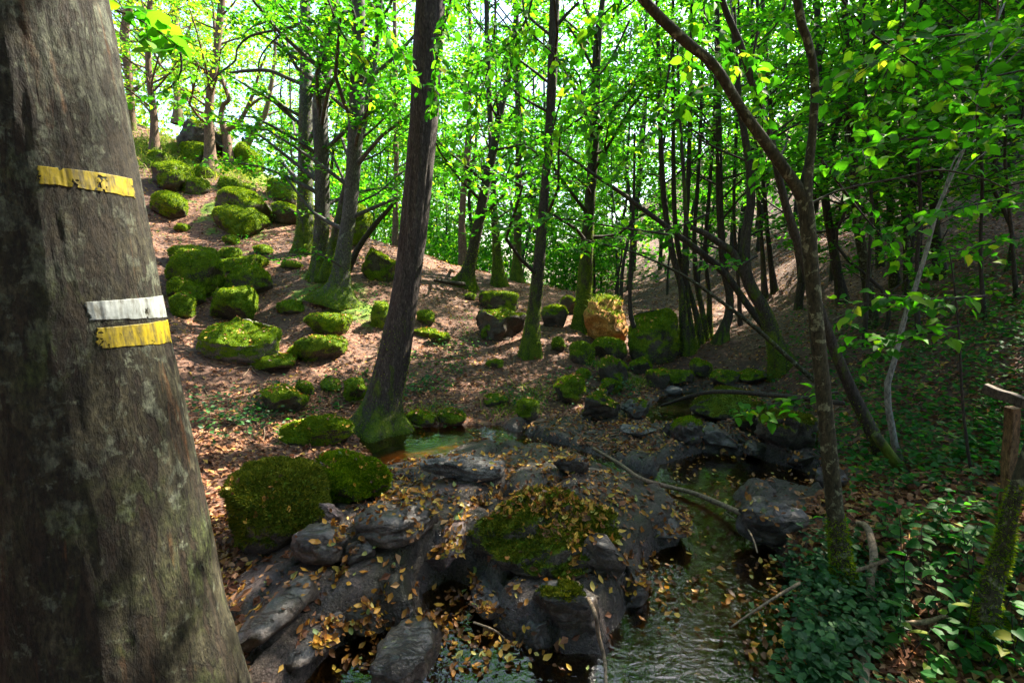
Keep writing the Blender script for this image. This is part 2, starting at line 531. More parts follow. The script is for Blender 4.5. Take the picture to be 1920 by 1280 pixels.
def rock_material(name, stops, rough=(.35, .6), olive=0.2, bumpd=.02, leaves=False, spec=.5):
    m, t, out = new_mat(name)
    iso = coords(t, (1, 1, 1))
    n1 = noise(t, iso, 3.5, 8, .65, .5)
    n2 = noise(t, iso, 28, 6, .65)
    f = mth(t, 'ADD', mth(t, 'MULTIPLY', n1, .65), mth(t, 'MULTIPLY', n2, .35))
    c = ramp(t, f, stops)
    str_ = noise(t, coords(t, (3, 11, 9)), 1.6, 9, .7, .5)
    vein = ramp(t, str_, [(.40, (1, 1, 1)), (.47, (0, 0, 0))])
    c = mixc(t, mth(t, 'MULTIPLY', vein, .55), c, (.010, .009, .008))
    pale = ramp(t, noise(t, iso, 6, 7, .7, .6), [(.56, (0, 0, 0)), (.66, (1, 1, 1))])
    c = mixc(t, mth(t, 'MULTIPLY', pale, .35), c, stops[-1][1])
    n2 = mth(t, 'ADD', n2, mth(t, 'MULTIPLY', noise(t, iso, 90, 4, .65), .5))
    grain = ramp(t, noise(t, iso, 75, 4, .75), [(.36, (.35, .35, .35)), (.5, (1, 1, 1)), (.66, (1.8, 1.75, 1.7))])
    c = mixc(t, 1.0, c, grain, 'MULTIPLY')
    mc, m2, m1 = moss_color(t, iso, olive)
    mo = mth(t, 'ADD', attr(t, 'moss'), mth(t, 'MULTIPLY', mth(t, 'SUBTRACT', m1, .5), 1.2))
    mo = ramp(t, mo, [(.42, (0, 0, 0)), (.58, (1, 1, 1))])
    c = mixc(t, mo, c, mc)
    h = mth(t, 'ADD', mth(t, 'ADD', n1, mth(t, 'MULTIPLY', n2, .35)), mth(t, 'MULTIPLY', mth(t, 'MULTIPLY', m2, mo), .5))
    h = mth(t, 'SUBTRACT', h, mth(t, 'MULTIPLY', vein, .4))
    r = mixc(t, mo, mixc(t, n1, (rough[0],) * 3, (rough[1],) * 3), (.9, .9, .9))
    principled(t, out, c, r, bump(t, h, .8, bumpd), spec)
    return m
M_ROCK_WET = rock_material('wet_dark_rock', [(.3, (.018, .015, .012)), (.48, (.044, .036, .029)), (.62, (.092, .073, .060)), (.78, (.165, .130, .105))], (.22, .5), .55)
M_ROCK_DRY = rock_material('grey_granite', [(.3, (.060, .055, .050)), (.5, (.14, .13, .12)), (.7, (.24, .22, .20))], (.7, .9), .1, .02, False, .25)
M_ROCK_DARK = rock_material('dark_boulder_stone', [(.3, (.022, .019, .014)), (.5, (.052, .043, .032)), (.7, (.105, .088, .066))], (.6, .8), .25, .02, False, .3)  # dark brown stone of the mossy boulders
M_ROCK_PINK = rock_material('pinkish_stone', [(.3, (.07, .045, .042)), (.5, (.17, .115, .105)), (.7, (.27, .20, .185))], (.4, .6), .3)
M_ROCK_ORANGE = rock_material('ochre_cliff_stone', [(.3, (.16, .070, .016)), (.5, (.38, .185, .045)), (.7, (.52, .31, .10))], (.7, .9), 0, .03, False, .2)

def ground_material():
    m, t, out = new_mat('forest_floor')
    iso = coords(t, (1, 1, 1))
    cell = t.nodes.new('ShaderNodeTexVoronoi')
    cell.inputs['Scale'].default_value = 26
    t.links.new(iso, cell.inputs['Vector'])
    sx = t.nodes.new('ShaderNodeSeparateColor')
    t.links.new(cell.outputs['Color'], sx.inputs[0])
    lit = ramp(t, sx.outputs[0], [(0, (.035, .014, .008)), (.35, (.100, .042, .024)), (.7, (.185, .088, .048)), (1, (.28, .15, .085))])
    big = noise(t, iso, 1.1, 5, .6)
    lit = mixc(t, ramp(t, big, [(.4, (.75, .75, .75)), (.62, (0, 0, 0))]), lit, (.060, .032, .022))
    soil = ramp(t, noise(t, iso, 12, 6, .7), [(.3, (.014, .010, .007)), (.6, (.045, .030, .020)), (.8, (.09, .06, .035))])
    wetrock = ramp(t, mth(t, 'ADD', mth(t, 'MULTIPLY', noise(t, iso, 4, 8, .7, .4), .6), mth(t, 'MULTIPLY', noise(t, iso, 45, 6, .7), .4)), [(.34, (.010, .008, .007)), (.48, (.032, .026, .021)), (.6, (.080, .064, .052)), (.72, (.14, .112, .09))])
    tone = noise(t, coords(t, (1.2, 1.2, 1.2)), 1.6, 6, .6, .8)
    wetrock = mixc(t, ramp(t, tone, [(.50, (0, 0, 0)), (.66, (.75, .75, .75))]), wetrock, mixc(t, noise(t, iso, 30, 6, .7), (.045, .032, .030), (.21, .155, .140)))
    wetrock = mixc(t, ramp(t, tone, [(.30, (.8, .8, .8)), (.45, (0, 0, 0))]), wetrock, mixc(t, noise(t, iso, 40, 5, .7), (.010, .012, .004), (.040, .045, .014)))
    wetrock = mixc(t, 1.0, wetrock, ramp(t, noise(t, iso, 70, 4, .75), [(.36, (.35, .35, .35)), (.5, (1, 1, 1)), (.66, (1.9, 1.8, 1.75))]), 'MULTIPLY')
    wetrock = mixc(t, attr(t, 'crack'), wetrock, (.007, .006, .004))
    sand = ramp(t, noise(t, iso, 6, 6, .65), [(.3, (.30, .10, .014)), (.5, (.58, .22, .035)), (.7, (.66, .31, .075))])
    mc, m2, m1 = moss_color(t, iso, .1)
    c = mixc(t, attr(t, 'green'), lit, soil)
    gm = mth(t, 'ADD', attr(t, 'mossy'), mth(t, 'MULTIPLY', mth(t, 'SUBTRACT', noise(t, iso, 1.7, 5, .6), .5), 2.4))
    gm = ramp(t, gm, [(.5, (0, 0, 0)), (.7, (1, 1, 1))])
    c = mixc(t, gm, c, mc)
    wet = attr(t, 'wet')
    c = mixc(t, wet, c, wetrock)
    c = mixc(t, attr(t, 'sand'), c, sand)
    r = mixc(t, wet, (.9, .9, .9), mixc(t, ramp(t, noise(t, iso, 7, 6, .7), [(.38, (0, 0, 0)), (.62, (1, 1, 1))]), (.16, .16, .16), (.5, .5, .5)))
    h = mth(t, 'ADD', mth(t, 'MULTIPLY', sx.outputs[1], .5), mth(t, 'ADD', noise(t, iso, 14, 8, .7), mth(t, 'MULTIPLY', noise(t, iso, 60, 5, .7), .5)))
    principled(t, out, c, r, bump(t, h, 1.0, .03), .5)
    return m
M_GROUND = ground_material()

def water_material():
    m, t, out = new_mat('stream_water')
    v = coords(t, (1.0, 1.7, 1))
    h = mth(t, 'ADD', mth(t, 'MULTIPLY', noise(t, v, 11, 2, .5, 1.2), .55), mth(t, 'MULTIPLY', noise(t, v, 3.2, 2, .5, .6), 1.0))
    nrm = bump(t, h, .30, .02)
    gl = t.nodes.new('ShaderNodeBsdfGlossy')
    gl.inputs['Roughness'].default_value = .015
    t.links.new(nrm, gl.inputs['Normal'])
    tr = t.nodes.new('ShaderNodeBsdfTransparent')
    tr.inputs['Color'].default_value = (.76, .57, .30, 1)
    fr = t.nodes.new('ShaderNodeFresnel')
    fr.inputs['IOR'].default_value = 1.5
    t.links.new(nrm, fr.inputs['Normal'])
    mx = t.nodes.new('ShaderNodeMixShader')
    t.links.new(mth(t, 'ADD', mth(t, 'MULTIPLY', fr.outputs[0], 1.4), .02, True), mx.inputs[0])
    t.links.new(tr.outputs[0], mx.inputs[1])
    t.links.new(gl.outputs[0], mx.inputs[2])
    t.links.new(mx.outputs[0], out.inputs['Surface'])
    return m
M_WATER = water_material()
# ---------------------------------------------------------------- terrain
CTRL = []
def cp(px, py, Y):
    CTRL.append(at(px, py, Y))
for c in [
    # near bank and left hillside
    (650, 800, 5.6), (500, 770, 5.6), (400, 745, 5.8), (430, 690, 6.5), (600, 690, 7.0), (800, 700, 7.1), (450, 600, 8.5),
    (400, 480, 11.0), (450, 360, 15.0), (300, 260, 20.0), (250, 230, 22.0), (480, 318, 18.0), (550, 380, 17.0), (690, 450, 15.0),
    (800, 490, 14.5), (900, 517, 14.5), (1000, 540, 14.5), (1080, 552, 13.5), (620, 545, 9.6), (560, 470, 11.8), (865, 535, 12.4),
    (930, 650, 8.6), (1000, 667, 8.2), (1095, 612, 9.6), (1000, 600, 10.4), (800, 600, 9.3), (1000, 765, 6.3), (850, 770, 6.1), (900, 720, 6.9),
    (1120, 700, 7.6), (1180, 690, 8.2), (1150, 655, 9.0), (300, 420, 12.5), (350, 560, 8.8), (370, 640, 7.3), (380, 900, 3.9),
    # stream line and ravine
    (1270, 745, 6.9), (1300, 705, 7.6), (1275, 682, 8.2), (1230, 625, 10.6), (1212, 585, 14.6), (1225, 565, 18.0),
    # right bank and slope
    (1480, 805, 4.95), (1450, 662, 7.3), (1350, 642, 8.4), (1650, 605, 7.0), (1575, 562, 9.0), (1540, 470, 12.0), (1470, 495, 14.0),
    (1700, 450, 11.0), (1850, 380, 11.0), (1900, 600, 5.2), (1900, 800, 3.7), (1700, 1000, 2.65), (1700, 1250, 2.05), (1900, 1250, 1.9),
    (1600, 1000, 2.85), (1640, 830, 4.2), (1920, 250, 14.0), (1380, 700, 7.1), (1400, 560, 11.5), (1320, 590, 11.0),
    (1300, 500, 22.0), (1500, 420, 20.0), (1700, 330, 20.0), (1900, 240, 20.0), (1600, 370, 27.0),
    ]:
    cp(*c)
CTRL += [np.array(p) for p in [
    (-25, 20, 11.5), (-40, 20, 15), (-40, 50, 7), (-20, 45, 2.5), (0, 45, -2), (0, 75, -5), (-8, 26, 3.5), (-4, 24, 1.0), (0, 22, -0.4), (3, 24, .6),
    (15, 45, 6), (30, 20, 13), (45, 20, 20), (45, 60, 24), (20, 60, 13), (8, 40, 2), (-60, 30, 18), (60, 40, 27), (-60, 75, 8), (60, 75, 28),
    (0, -8, .8), (-10, -8, 2.2), (10, -8, 3), (12, 2, 4.4), (25, 0, 11), (-25, 0, 9), (-50, 0, 16), (50, 0, 20), (0, -2, .3), (-3, 1.2, .35), (-6, 4, 1.5), (-9, 8, 3.4),
    (0, 1.0, .12), (2, .8, .15), (-1, 2.6, .10), (-.4, 3.2, .14), (.4, 3.4, .16), (.2, 2.4, .05), (.3, 4.0, .12), (-1.2, 3.4, .12), (1.2, 3.2, .0), (1.6, 4.2, .0)]]
CTRL = np.array(CTRL)

def tps_fit(P, lam=0.002):
    n = len(P)
    xy = P[:, :2]
    r = np.linalg.norm(xy[:, None] - xy[None], axis=-1)
    K = np.where(r > 0, r ** 2 * np.log(np.maximum(r, 1e-9)), 0) + lam * np.eye(n) * 50
    A = np.zeros((n + 3, n + 3))
    A[:n, :n] = K
    A[:n, n] = 1
    A[:n, n + 1:] = xy
    A[n:, :n] = A[:n, n:].T
    return np.linalg.solve(A, np.concatenate([P[:, 2], np.zeros(3)]))
TPS = tps_fit(CTRL)

def tps_eval(xy):
    n = len(CTRL)
    out = np.zeros(len(xy))
    for s in range(0, len(xy), 20000):
        q = xy[s:s + 20000]
        r2 = ((q[:, None] - CTRL[None, :, :2]) ** 2).sum(-1)
        K = 0.5 * r2 * np.log(np.maximum(r2, 1e-12))
        out[s:s + 20000] = K @ TPS[:n] + TPS[n] + q @ TPS[n + 1:]
    return out

POLY = {
    'left': [(690, 822), (740, 806), (800, 803), (860, 800), (930, 800), (975, 815), (1000, 832), (945, 850), (885, 848), (835, 878), (770, 885), (722, 872)],
    'chan': [(930, 808), (1000, 822), (1100, 848), (1180, 880), (1260, 900), (1310, 925), (1255, 945), (1180, 928), (1080, 885), (1000, 862), (935, 848)],
    'pool': [(1235, 872), (1320, 850), (1420, 860), (1520, 890), (1570, 930), (1500, 945), (1440, 925), (1375, 930), (1400, 990), (1450, 1035), (1485, 1100), (1475, 1180),
             (1450, 1260), (1450, 1360), (1130, 1360), (1150, 1190), (1190, 1120), (1205, 1050), (1270, 1020), (1285, 980), (1235, 935)],
    'low': [(790, 1110), (848, 1080), (900, 1110), (905, 1170), (960, 1195), (1050, 1230), (1200, 1235), (1200, 1360), (800, 1360)],
    'corner': [(540, 1300), (620, 1215), (690, 1180), (760, 1190), (730, 1270), (720, 1360), (480, 1360)],
    'up': [(1215, 775), (1240, 752), (1300, 740), (1320, 765), (1290, 800), (1225, 800)],
    }
POLY = {k: np.array([at_z(x, y, 0.0)[:2] for x, y in v]) for k, v in POLY.items()}
ROCKZONE = np.array([at_z(x, y, 0.1)[:2] for x, y in [(380, 1400), (400, 1010), (560, 920), (700, 880), (860, 840), (960, 780), (1150, 760), (1250, 720), (1420, 720), (1560, 840), (1640, 930), (1560, 980), (1480, 1010), (1500, 1400)]])

def sdf(poly, xy):
    """negative inside"""
    d = np.full(len(xy), 1e9)
    ins = np.zeros(len(xy), bool)
    n = len(poly)
    for i in range(n):
        a, b = poly[i], poly[(i + 1) % n]
        e = b - a
        w = xy - a
        t = np.clip((w @ e) / (e @ e), 0, 1)
        d = np.minimum(d, np.linalg.norm(w - t[:, None] * e, axis=1))
        c = ((a[1] <= xy[:, 1]) & (b[1] > xy[:, 1])) | ((b[1] <= xy[:, 1]) & (a[1] > xy[:, 1]))
        xint = a[0] + (xy[:, 1] - a[1]) / (e[1] if abs(e[1]) > 1e-9 else 1e-9) * e[0]
        ins ^= c & (xy[:, 0] < xint)
    return np.where(ins, -d, d)

def water_z(y):
    return 0.0 + np.maximum(0, np.asarray(y, float) - 6.0) * 0.05

def graded(lo, a, b, hi, step, grow, top):
    mid = np.arange(a, b + 1e-6, step)
    r, v, s = [], b, step
    while v < hi:
        s = min(s * grow, top)
        v += s
        r.append(v)
    l, v, s = [], a, step
    while v > lo:
        s = min(s * grow, top)
        v -= s
        l.append(v)
    return np.concatenate([l[::-1], mid, r])
XS = graded(-70, -2.6, 3.4, 70, .036, 1.04, 1.6)
YS = graded(-9, 1.7, 6.0, 85, .036, 1.025, 1.6)
GX, GY = np.meshgrid(XS, YS, indexing='xy')
xy = np.column_stack([GX.ravel(), GY.ravel()])
Z = tps_eval(xy)
near = (np.abs(xy[:, 0]) < 8) & (xy[:, 1] > 0) & (xy[:, 1] < 12)
sd = np.full(len(xy), 5.0)
for p in POLY.values():
    sd[near] = np.minimum(sd[near], sdf(p, xy[near]))
zone = np.full(len(xy), 5.0)
zone[near] = sdf(ROCKZONE, xy[near])
rockz = sstep(.25, -.25, zone)
x3 = np.column_stack([xy, np.zeros(len(xy))])
# forest floor relief: swells, then finer lumps
Z += .22 * fbm(x3 * .35, 3, 3) * sstep(4, 9, np.abs(xy[:, 1]) + np.abs(xy[:, 0]) * .3) + .06 * fbm(x3 * 1.4, 3, 5) + .03 * fbm(x3 * 4.5, 2, 6) * (xy[:, 1] < 20)
# bedrock: oblique ribs worn by the stream
ca, sa = math.cos(1.1), math.sin(1.1)
rib = np.column_stack([(xy[:, 0] * ca + xy[:, 1] * sa) * .55, (-xy[:, 0] * sa + xy[:, 1] * ca) * 2.1, np.zeros(len(xy))])
rb0 = fbm(rib, 3, 11)
dome = .17 * np.exp(-(((xy[:, 0] - .1) / .95) ** 2 + ((xy[:, 1] - 3.45) / .85) ** 2)) + .11 * np.exp(-(((xy[:, 0] + 1.0) / .7) ** 2 + ((xy[:, 1] - 3.0) / 1.0) ** 2))
rb1 = fbm(np.column_stack([rib[:, 1] * .9, rib[:, 0] * 3.2, np.full(len(xy), 5.0)]), 3, 14)
zr = .0 + dome + .20 * (1 - np.exp(-np.abs(rb0) / .045)) * (.65 + .8 * fbm(x3 * .9, 2, 15)) - .07 * np.exp(-np.abs(rb1) / .035) + .03 * fbm(x3 * 5, 4, 12) + .012 * fbm(x3 * 22, 3, 13)
zr = np.maximum(np.minimum(Z, .10), .0) * .6 + zr * .8
Z = Z * (1 - rockz) + rockz * zr
wz = water_z(xy[:, 1])
inside = sstep(.10, -.10, sd + .05 * fbm(x3 * 5, 3, 21))
Z = Z * (1 - inside) + inside * (wz - .20 + .05 * fbm(x3 * 4, 3, 22))
keep_dry = sstep(.05, .2, sd) * near
Z = np.where((keep_dry > 0) & (Z < wz + .03), Z + (wz + .03 - Z) * keep_dry, Z)
ZG = Z.reshape(GX.shape)

def ground(x, y):
    x = np.atleast_1d(np.asarray(x, float))
    y = np.atleast_1d(np.asarray(y, float))
    i = np.clip(np.searchsorted(XS, x) - 1, 0, len(XS) - 2)
    j = np.clip(np.searchsorted(YS, y) - 1, 0, len(YS) - 2)
    u = np.clip((x - XS[i]) / (XS[i + 1] - XS[i]), 0, 1)
    v = np.clip((y - YS[j]) / (YS[j + 1] - YS[j]), 0, 1)
    return ZG[j, i] * (1 - u) * (1 - v) + ZG[j, i + 1] * u * (1 - v) + ZG[j + 1, i] * (1 - u) * v + ZG[j + 1, i + 1] * u * v

def ground_normal(x, y, e=.12):
    gx = (ground(x + e, y) - ground(x - e, y)) / (2 * e)
    gy = (ground(x, y + e) - ground(x, y - e)) / (2 * e)
    return unit(np.stack([-gx, -gy, np.ones_like(gx)], -1))

def place(px, py, ymax=45):
    """first point of the ground seen at a pixel"""
    d = ray(px, py)
    Y = np.geomspace(1.2, ymax, 1500)
    P = EYE[None] + d[None] * (Y / d[1])[:, None]
    h = P[:, 2] - ground(P[:, 0], P[:, 1])
    k = np.argmax(h < 0) if (h < 0).any() else int(np.argmin(h))
    q = P[k].copy()
    q[2] = ground(q[0], q[1])[0]
    return q

nx, ny = len(XS), len(YS)
ii = (np.arange(ny - 1)[:, None] * nx + np.arange(nx - 1)[None]).ravel()
TF = np.column_stack([ii, ii + 1, ii + nx + 1, ii + nx])
TV = np.column_stack([xy, Z])
# where the floor is bare soil under herbs (right bank), mossy, wet rock or sand
right_side = sstep(.3, 1.4, xy[:, 0] - (1.15 + .28 * xy[:, 1])) * sstep(9.0, 6.0, xy[:, 1])
herb_patch = right_side * sstep(-.35, .25, fbm(x3 * .5, 3, 31) + .25)
wetA = np.clip(rockz * sstep(.5, .1, zone + .2) + inside, 0, 1)
sandA = inside * sstep(.02, -.2, sdf(POLY['left'], xy)) + .10 * inside * sstep(.0, -.3, sdf(POLY['pool'], xy)) * near
mossA = sum(.55 * np.exp(-((xy[:, 0] - q[0]) ** 2 + (xy[:, 1] - q[1]) ** 2) / r2) for q, r2 in [(at(620, 560, 9.4), .5), (at(675, 580, 9.0), .35), (at(590, 520, 10), .5), (at(450, 400, 14), 1.5), (at(480, 330, 17.5), 2.5), (at(345, 290, 18.5), 3.0)]) + .22 * sstep(.8, .0, np.abs(sd - .5)) + .25 * sstep(9, 14, xy[:, 1]) * sstep(-2, -6, xy[:, 0])
floor = link('ground', mesh_data('ground', TV, TF, M_GROUND, True, dict(green=herb_patch * .3, wet=wetA, sand=np.clip(sandA, 0, 1), mossy=mossA, crack=rockz * np.clip(np.exp(-np.abs(rb0) / .05) + .7 * np.exp(-np.abs(rb1) / .03), 0, 1))), kind='structure')

wx = np.arange(-2.6, 5.2, .1)
wy = np.arange(.6, 9.6, .1)
WX, WY = np.meshgrid(wx, wy)
wv = np.column_stack([WX.ravel(), WY.ravel(), water_z(WY.ravel())])
wi = (np.arange(len(wy) - 1)[:, None] * len(wx) + np.arange(len(wx) - 1)[None]).ravel()
wf = np.column_stack([wi, wi + 1, wi + len(wx) + 1, wi + len(wx)])
wc = wv[wf].mean(1)
ok = np.zeros(len(wf), bool)
for p in POLY.values():
    ok |= sdf(p, wc[:, :2]) < .35
wf = wf[ok]
used, inv = np.unique(wf, return_inverse=True)
link('stream_water', mesh_data('stream_water', wv[used], inv.reshape(-1, 4), M_WATER), kind='structure')

# ---------------------------------------------------------------- rocks
import bmesh
ICO = {}
for lv in (2, 3, 4, 5):
    bm = bmesh.new()
    bmesh.ops.create_icosphere(bm, subdivisions=lv, radius=1)
    ICO[lv] = (np.array([v.co[:] for v in bm.verts]), np.array([[v.index for v in f.verts] for f in bm.faces]))
    bm.free()

def vert_normals(V, F):
    n = np.cross(V[F[:, 1]] - V[F[:, 0]], V[F[:, 2]] - V[F[:, 0]])
    out = np.zeros_like(V)
    for k in range(F.shape[1]):
        np.add.at(out, F[:, k], n)
    return unit(out)

SOLID_V, SOLID_F, SOLID_N = [TV[:0]], [], 0
SOLIDS = []                       # rock meshes in world space, for leaves to settle on

def rock_shape(W, D, H, seed, lv=4, box=2.6, cuts=9, cutd=(.62, .95), rough=.10, lumps=.10, flat_top=0.0, crag=.12):
    V, F = ICO[lv]
    r = np.random.default_rng(seed)
    V = V / (np.abs(V) ** box).sum(1, keepdims=True) ** (1 / box)
    for k in range(cuts):
        n = r.normal(size=3)
        n[2] *= .8
        n /= np.linalg.norm(n)
        d = r.uniform(*cutd)
        e = np.maximum(V @ n - d, 0)
        V = V - e[:, None] * n * .92
    if flat_top:
        V[:, 2] = np.where(V[:, 2] > 1 - flat_top, 1 - flat_top + (V[:, 2] - 1 + flat_top) * .25, V[:, 2])
    V = V / np.abs(V).max(0)
    V = V * np.array([W / 2, D / 2, H / 2])
    s = min(W, D, H)
    N = vert_normals(V, F)
    L = (W * D * H) ** (1 / 3)
    V = V + N * (lumps * s * fbm(V / L * 2.2 + seed * 3.1, 3, seed)[:, None] + rough * .35 * s * fbm(V / L * 7 + seed, 4, seed + 5)[:, None])
    a = r.uniform(0, 3.14)
    q = np.column_stack([V[:, 0] * math.cos(a) + V[:, 1] * math.sin(a), -V[:, 0] * math.sin(a) + V[:, 1] * math.cos(a), V[:, 2]]) / L
    N = vert_normals(V, F)
    rid = np.abs(fbm(q * np.array([1.3, 4.5, 4.0]) + seed * 1.9, 4, seed + 8, .55))
    V = V - N * (crag * s * np.clip(.30 - rid, 0, 1) * 1.8)[:, None] + N * (.035 * s * fbm(V / L * 18 + seed, 4, seed + 11, .7))[:, None]
    V[:, 2] += H / 2
    return V, F

def moss_blades(V, F, mossv, count, length, seed, thin=.22):
    """short blades on the mossy faces"""
    r = np.random.default_rng(seed)
    A, B, C = V[F[:, 0]], V[F[:, 1]], V[F[:, 2]]
    nf = np.cross(B - A, C - A)
    ar = np.linalg.norm(nf, axis=1)
    w = ar * np.clip(mossv[F].mean(1) * 2.2 - .75, 0, 1)
    if w.sum() < 1e-9 or count < 1:
        return None
    k = r.choice(len(F), int(count), p=w / w.sum())
    u, v = r.random(len(k)), r.random(len(k))
    f = u + v > 1
    u[f], v[f] = 1 - u[f], 1 - v[f]
    P = A[k] + (B - A)[k] * u[:, None] + (C - A)[k] * v[:, None]
    n = unit(nf[k] + 1e-12)
    d = unit(n + r.normal(scale=.55, size=n.shape) + np.array([0, 0, .15]))
    s = unit(np.cross(d, r.normal(size=n.shape)))
    L = length * (.5 + r.random(len(k)))
    w_ = thin * L
    P = P - n * .003
    V3 = np.stack([P - s * w_[:, None], P + s * w_[:, None], P + d * L[:, None]], 1).reshape(-1, 3)
    return V3, np.arange(len(V3)).reshape(-1, 3)

ROCK_NO = [0]
def rock(box_px, label, mat=None, moss=.5, name='boulder', cat='boulder', dr=.85, seed=None, rot=None, boxy=2.6, cuts=9, cutd=(.62, .95), base=None,
         sink=.18, tilt=(0, 0), blade=.018, dens=1.0, group=None, bladem=None, flat_top=0.0, lv=None, lumps=.12, Hm=None, rough=.10, crag=None):
    crag = crag if crag is not None else (.18 if moss < .3 else .05)
    """box_px = left, right, top, bottom in the photograph's pixels"""
    ROCK_NO[0] += 1
    seed = seed if seed is not None else 100 + ROCK_NO[0] * 13
    l, r_, t, b = box_px
    P = np.array(base) if base is not None else place((l + r_) / 2, b)
    W = metres(r_ - l, P) * 1.04 * math.cos(math.atan(((l + r_) / 2 - 960) / FPX))
    th = math.atan2(EYE[2] - P[2], P[1])
    D = dr * W
    hm = metres(b - t, P)
    H = (hm - D * max(math.sin(th), 0) * .75) / max(math.cos(th), .3)
    if H < .28 * W:
        H = max(.28 * W, .5 * hm)
    if Hm:
        H = Hm
        if th > .33:
            D = min(max((hm - H * math.cos(th)) / math.sin(th), .35 * W), 2.6 * W)
    H *= 1 + sink
    wpx = r_ - l
    lv = lv or (3 if wpx < 50 else 4 if wpx < 150 else 5)
    V, F = rock_shape(W, D, H, seed, lv, boxy, cuts, cutd, rough, lumps, flat_top, crag)
    rz = rot if rot is not None else 0.0
    M = np.array(Matrix.Rotation(rz, 3, 'Z') @ Matrix.Rotation(tilt[0], 3, 'X') @ Matrix.Rotation(tilt[1], 3, 'Y'))
    V = V @ M.T
    V[:, 0] *= W / max(np.ptp(V[:, 0]), 1e-6)
    c = np.array([P[0], P[1] + D * .42, P[2] - H * sink / (1 + sink)])
    slope_z = ground(c[0], c[1])[0]
    c[2] = min(c[2] + .0, slope_z) if slope_z < P[2] else P[2] - H * sink / (1 + sink) + .35 * (slope_z - P[2])
    c[2] = max(c[2], P[2] - .5 * H)
    N = vert_normals(V, F)
    if moss > .1:                 # cushions of moss swell the surface
        V = V + N * (np.clip(N[:, 2] + .5, 0, 1) * .035 * min(1.5, max(W, .35)) * fbm(V * 7 / max(W, .4) + seed, 3, seed + 21, .6))[:, None]
        N = vert_normals(V, F)
    mo = np.clip(.62 * N[:, 2] + moss + .42 * fbm(V * 3.2 / max(W, .3) + seed, 3, seed + 3) - .06, 0, 1)
    o = link(name, mesh_data(name, V, F, mat or M_ROCK_DARK, True, dict(moss=mo)), loc=c)
    tag(o, label, cat, group)
    n = dens * wpx * (b - t) * 1.3 * np.clip(moss + .35, 0, 1)
    blade = max(blade, .0030 * depth(P))
    if moss > -.2 and n > 60:
        g = moss_blades(V, F, mo, min(n, 26000), blade, seed + 1)
        if g:
            link('moss', mesh_data('moss', g[0], g[1], bladem or M_MOSSBLADE, False), o, kind='stuff')
    SOLIDS.append((V + c, F))
    return o
OL = M_MOSSDARK
# mossy boulders on the left hillside
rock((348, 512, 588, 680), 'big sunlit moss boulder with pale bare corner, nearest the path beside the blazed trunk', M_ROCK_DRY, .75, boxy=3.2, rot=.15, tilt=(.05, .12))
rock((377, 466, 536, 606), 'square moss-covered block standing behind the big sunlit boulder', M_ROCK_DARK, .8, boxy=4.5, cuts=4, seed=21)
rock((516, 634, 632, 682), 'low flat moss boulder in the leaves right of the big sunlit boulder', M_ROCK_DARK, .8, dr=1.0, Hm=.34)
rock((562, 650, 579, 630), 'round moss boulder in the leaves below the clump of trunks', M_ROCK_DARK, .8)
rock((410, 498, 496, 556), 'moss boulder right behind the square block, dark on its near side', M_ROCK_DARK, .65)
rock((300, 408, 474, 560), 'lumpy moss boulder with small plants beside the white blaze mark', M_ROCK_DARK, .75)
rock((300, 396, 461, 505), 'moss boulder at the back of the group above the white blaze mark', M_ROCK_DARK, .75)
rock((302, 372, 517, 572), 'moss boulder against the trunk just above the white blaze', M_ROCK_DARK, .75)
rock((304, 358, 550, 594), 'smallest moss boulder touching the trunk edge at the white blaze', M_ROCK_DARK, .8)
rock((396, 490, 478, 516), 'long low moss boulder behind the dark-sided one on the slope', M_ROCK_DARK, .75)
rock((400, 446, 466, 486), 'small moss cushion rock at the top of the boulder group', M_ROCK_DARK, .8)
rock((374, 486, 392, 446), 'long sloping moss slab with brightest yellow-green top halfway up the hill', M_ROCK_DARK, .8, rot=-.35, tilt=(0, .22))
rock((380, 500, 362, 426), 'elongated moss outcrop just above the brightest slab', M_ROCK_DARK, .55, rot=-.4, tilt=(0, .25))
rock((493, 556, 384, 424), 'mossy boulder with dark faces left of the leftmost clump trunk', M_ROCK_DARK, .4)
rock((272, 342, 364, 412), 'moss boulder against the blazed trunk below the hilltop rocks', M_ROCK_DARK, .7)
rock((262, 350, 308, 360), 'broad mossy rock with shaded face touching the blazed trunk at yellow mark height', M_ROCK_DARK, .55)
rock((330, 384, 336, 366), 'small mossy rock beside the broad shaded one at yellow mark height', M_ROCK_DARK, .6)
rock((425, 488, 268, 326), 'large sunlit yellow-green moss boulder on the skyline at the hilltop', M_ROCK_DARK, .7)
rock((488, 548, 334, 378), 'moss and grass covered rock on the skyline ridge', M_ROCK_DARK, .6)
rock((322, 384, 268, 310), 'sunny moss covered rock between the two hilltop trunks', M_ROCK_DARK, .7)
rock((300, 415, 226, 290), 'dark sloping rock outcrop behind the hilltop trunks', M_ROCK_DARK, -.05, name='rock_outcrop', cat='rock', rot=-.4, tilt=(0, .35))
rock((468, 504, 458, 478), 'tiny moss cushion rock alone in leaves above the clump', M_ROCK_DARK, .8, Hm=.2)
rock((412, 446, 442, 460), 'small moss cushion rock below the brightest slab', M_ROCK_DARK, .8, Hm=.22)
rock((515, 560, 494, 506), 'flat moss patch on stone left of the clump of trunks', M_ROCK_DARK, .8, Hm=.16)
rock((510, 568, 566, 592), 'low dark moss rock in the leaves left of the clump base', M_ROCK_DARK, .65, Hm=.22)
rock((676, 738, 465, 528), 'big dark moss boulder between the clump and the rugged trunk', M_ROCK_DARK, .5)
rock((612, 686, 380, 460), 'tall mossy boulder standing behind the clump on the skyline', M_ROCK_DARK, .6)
rock((690, 730, 565, 616), 'mossy root rock left of the rugged trunk halfway up the bank', M_ROCK_DARK, .7)
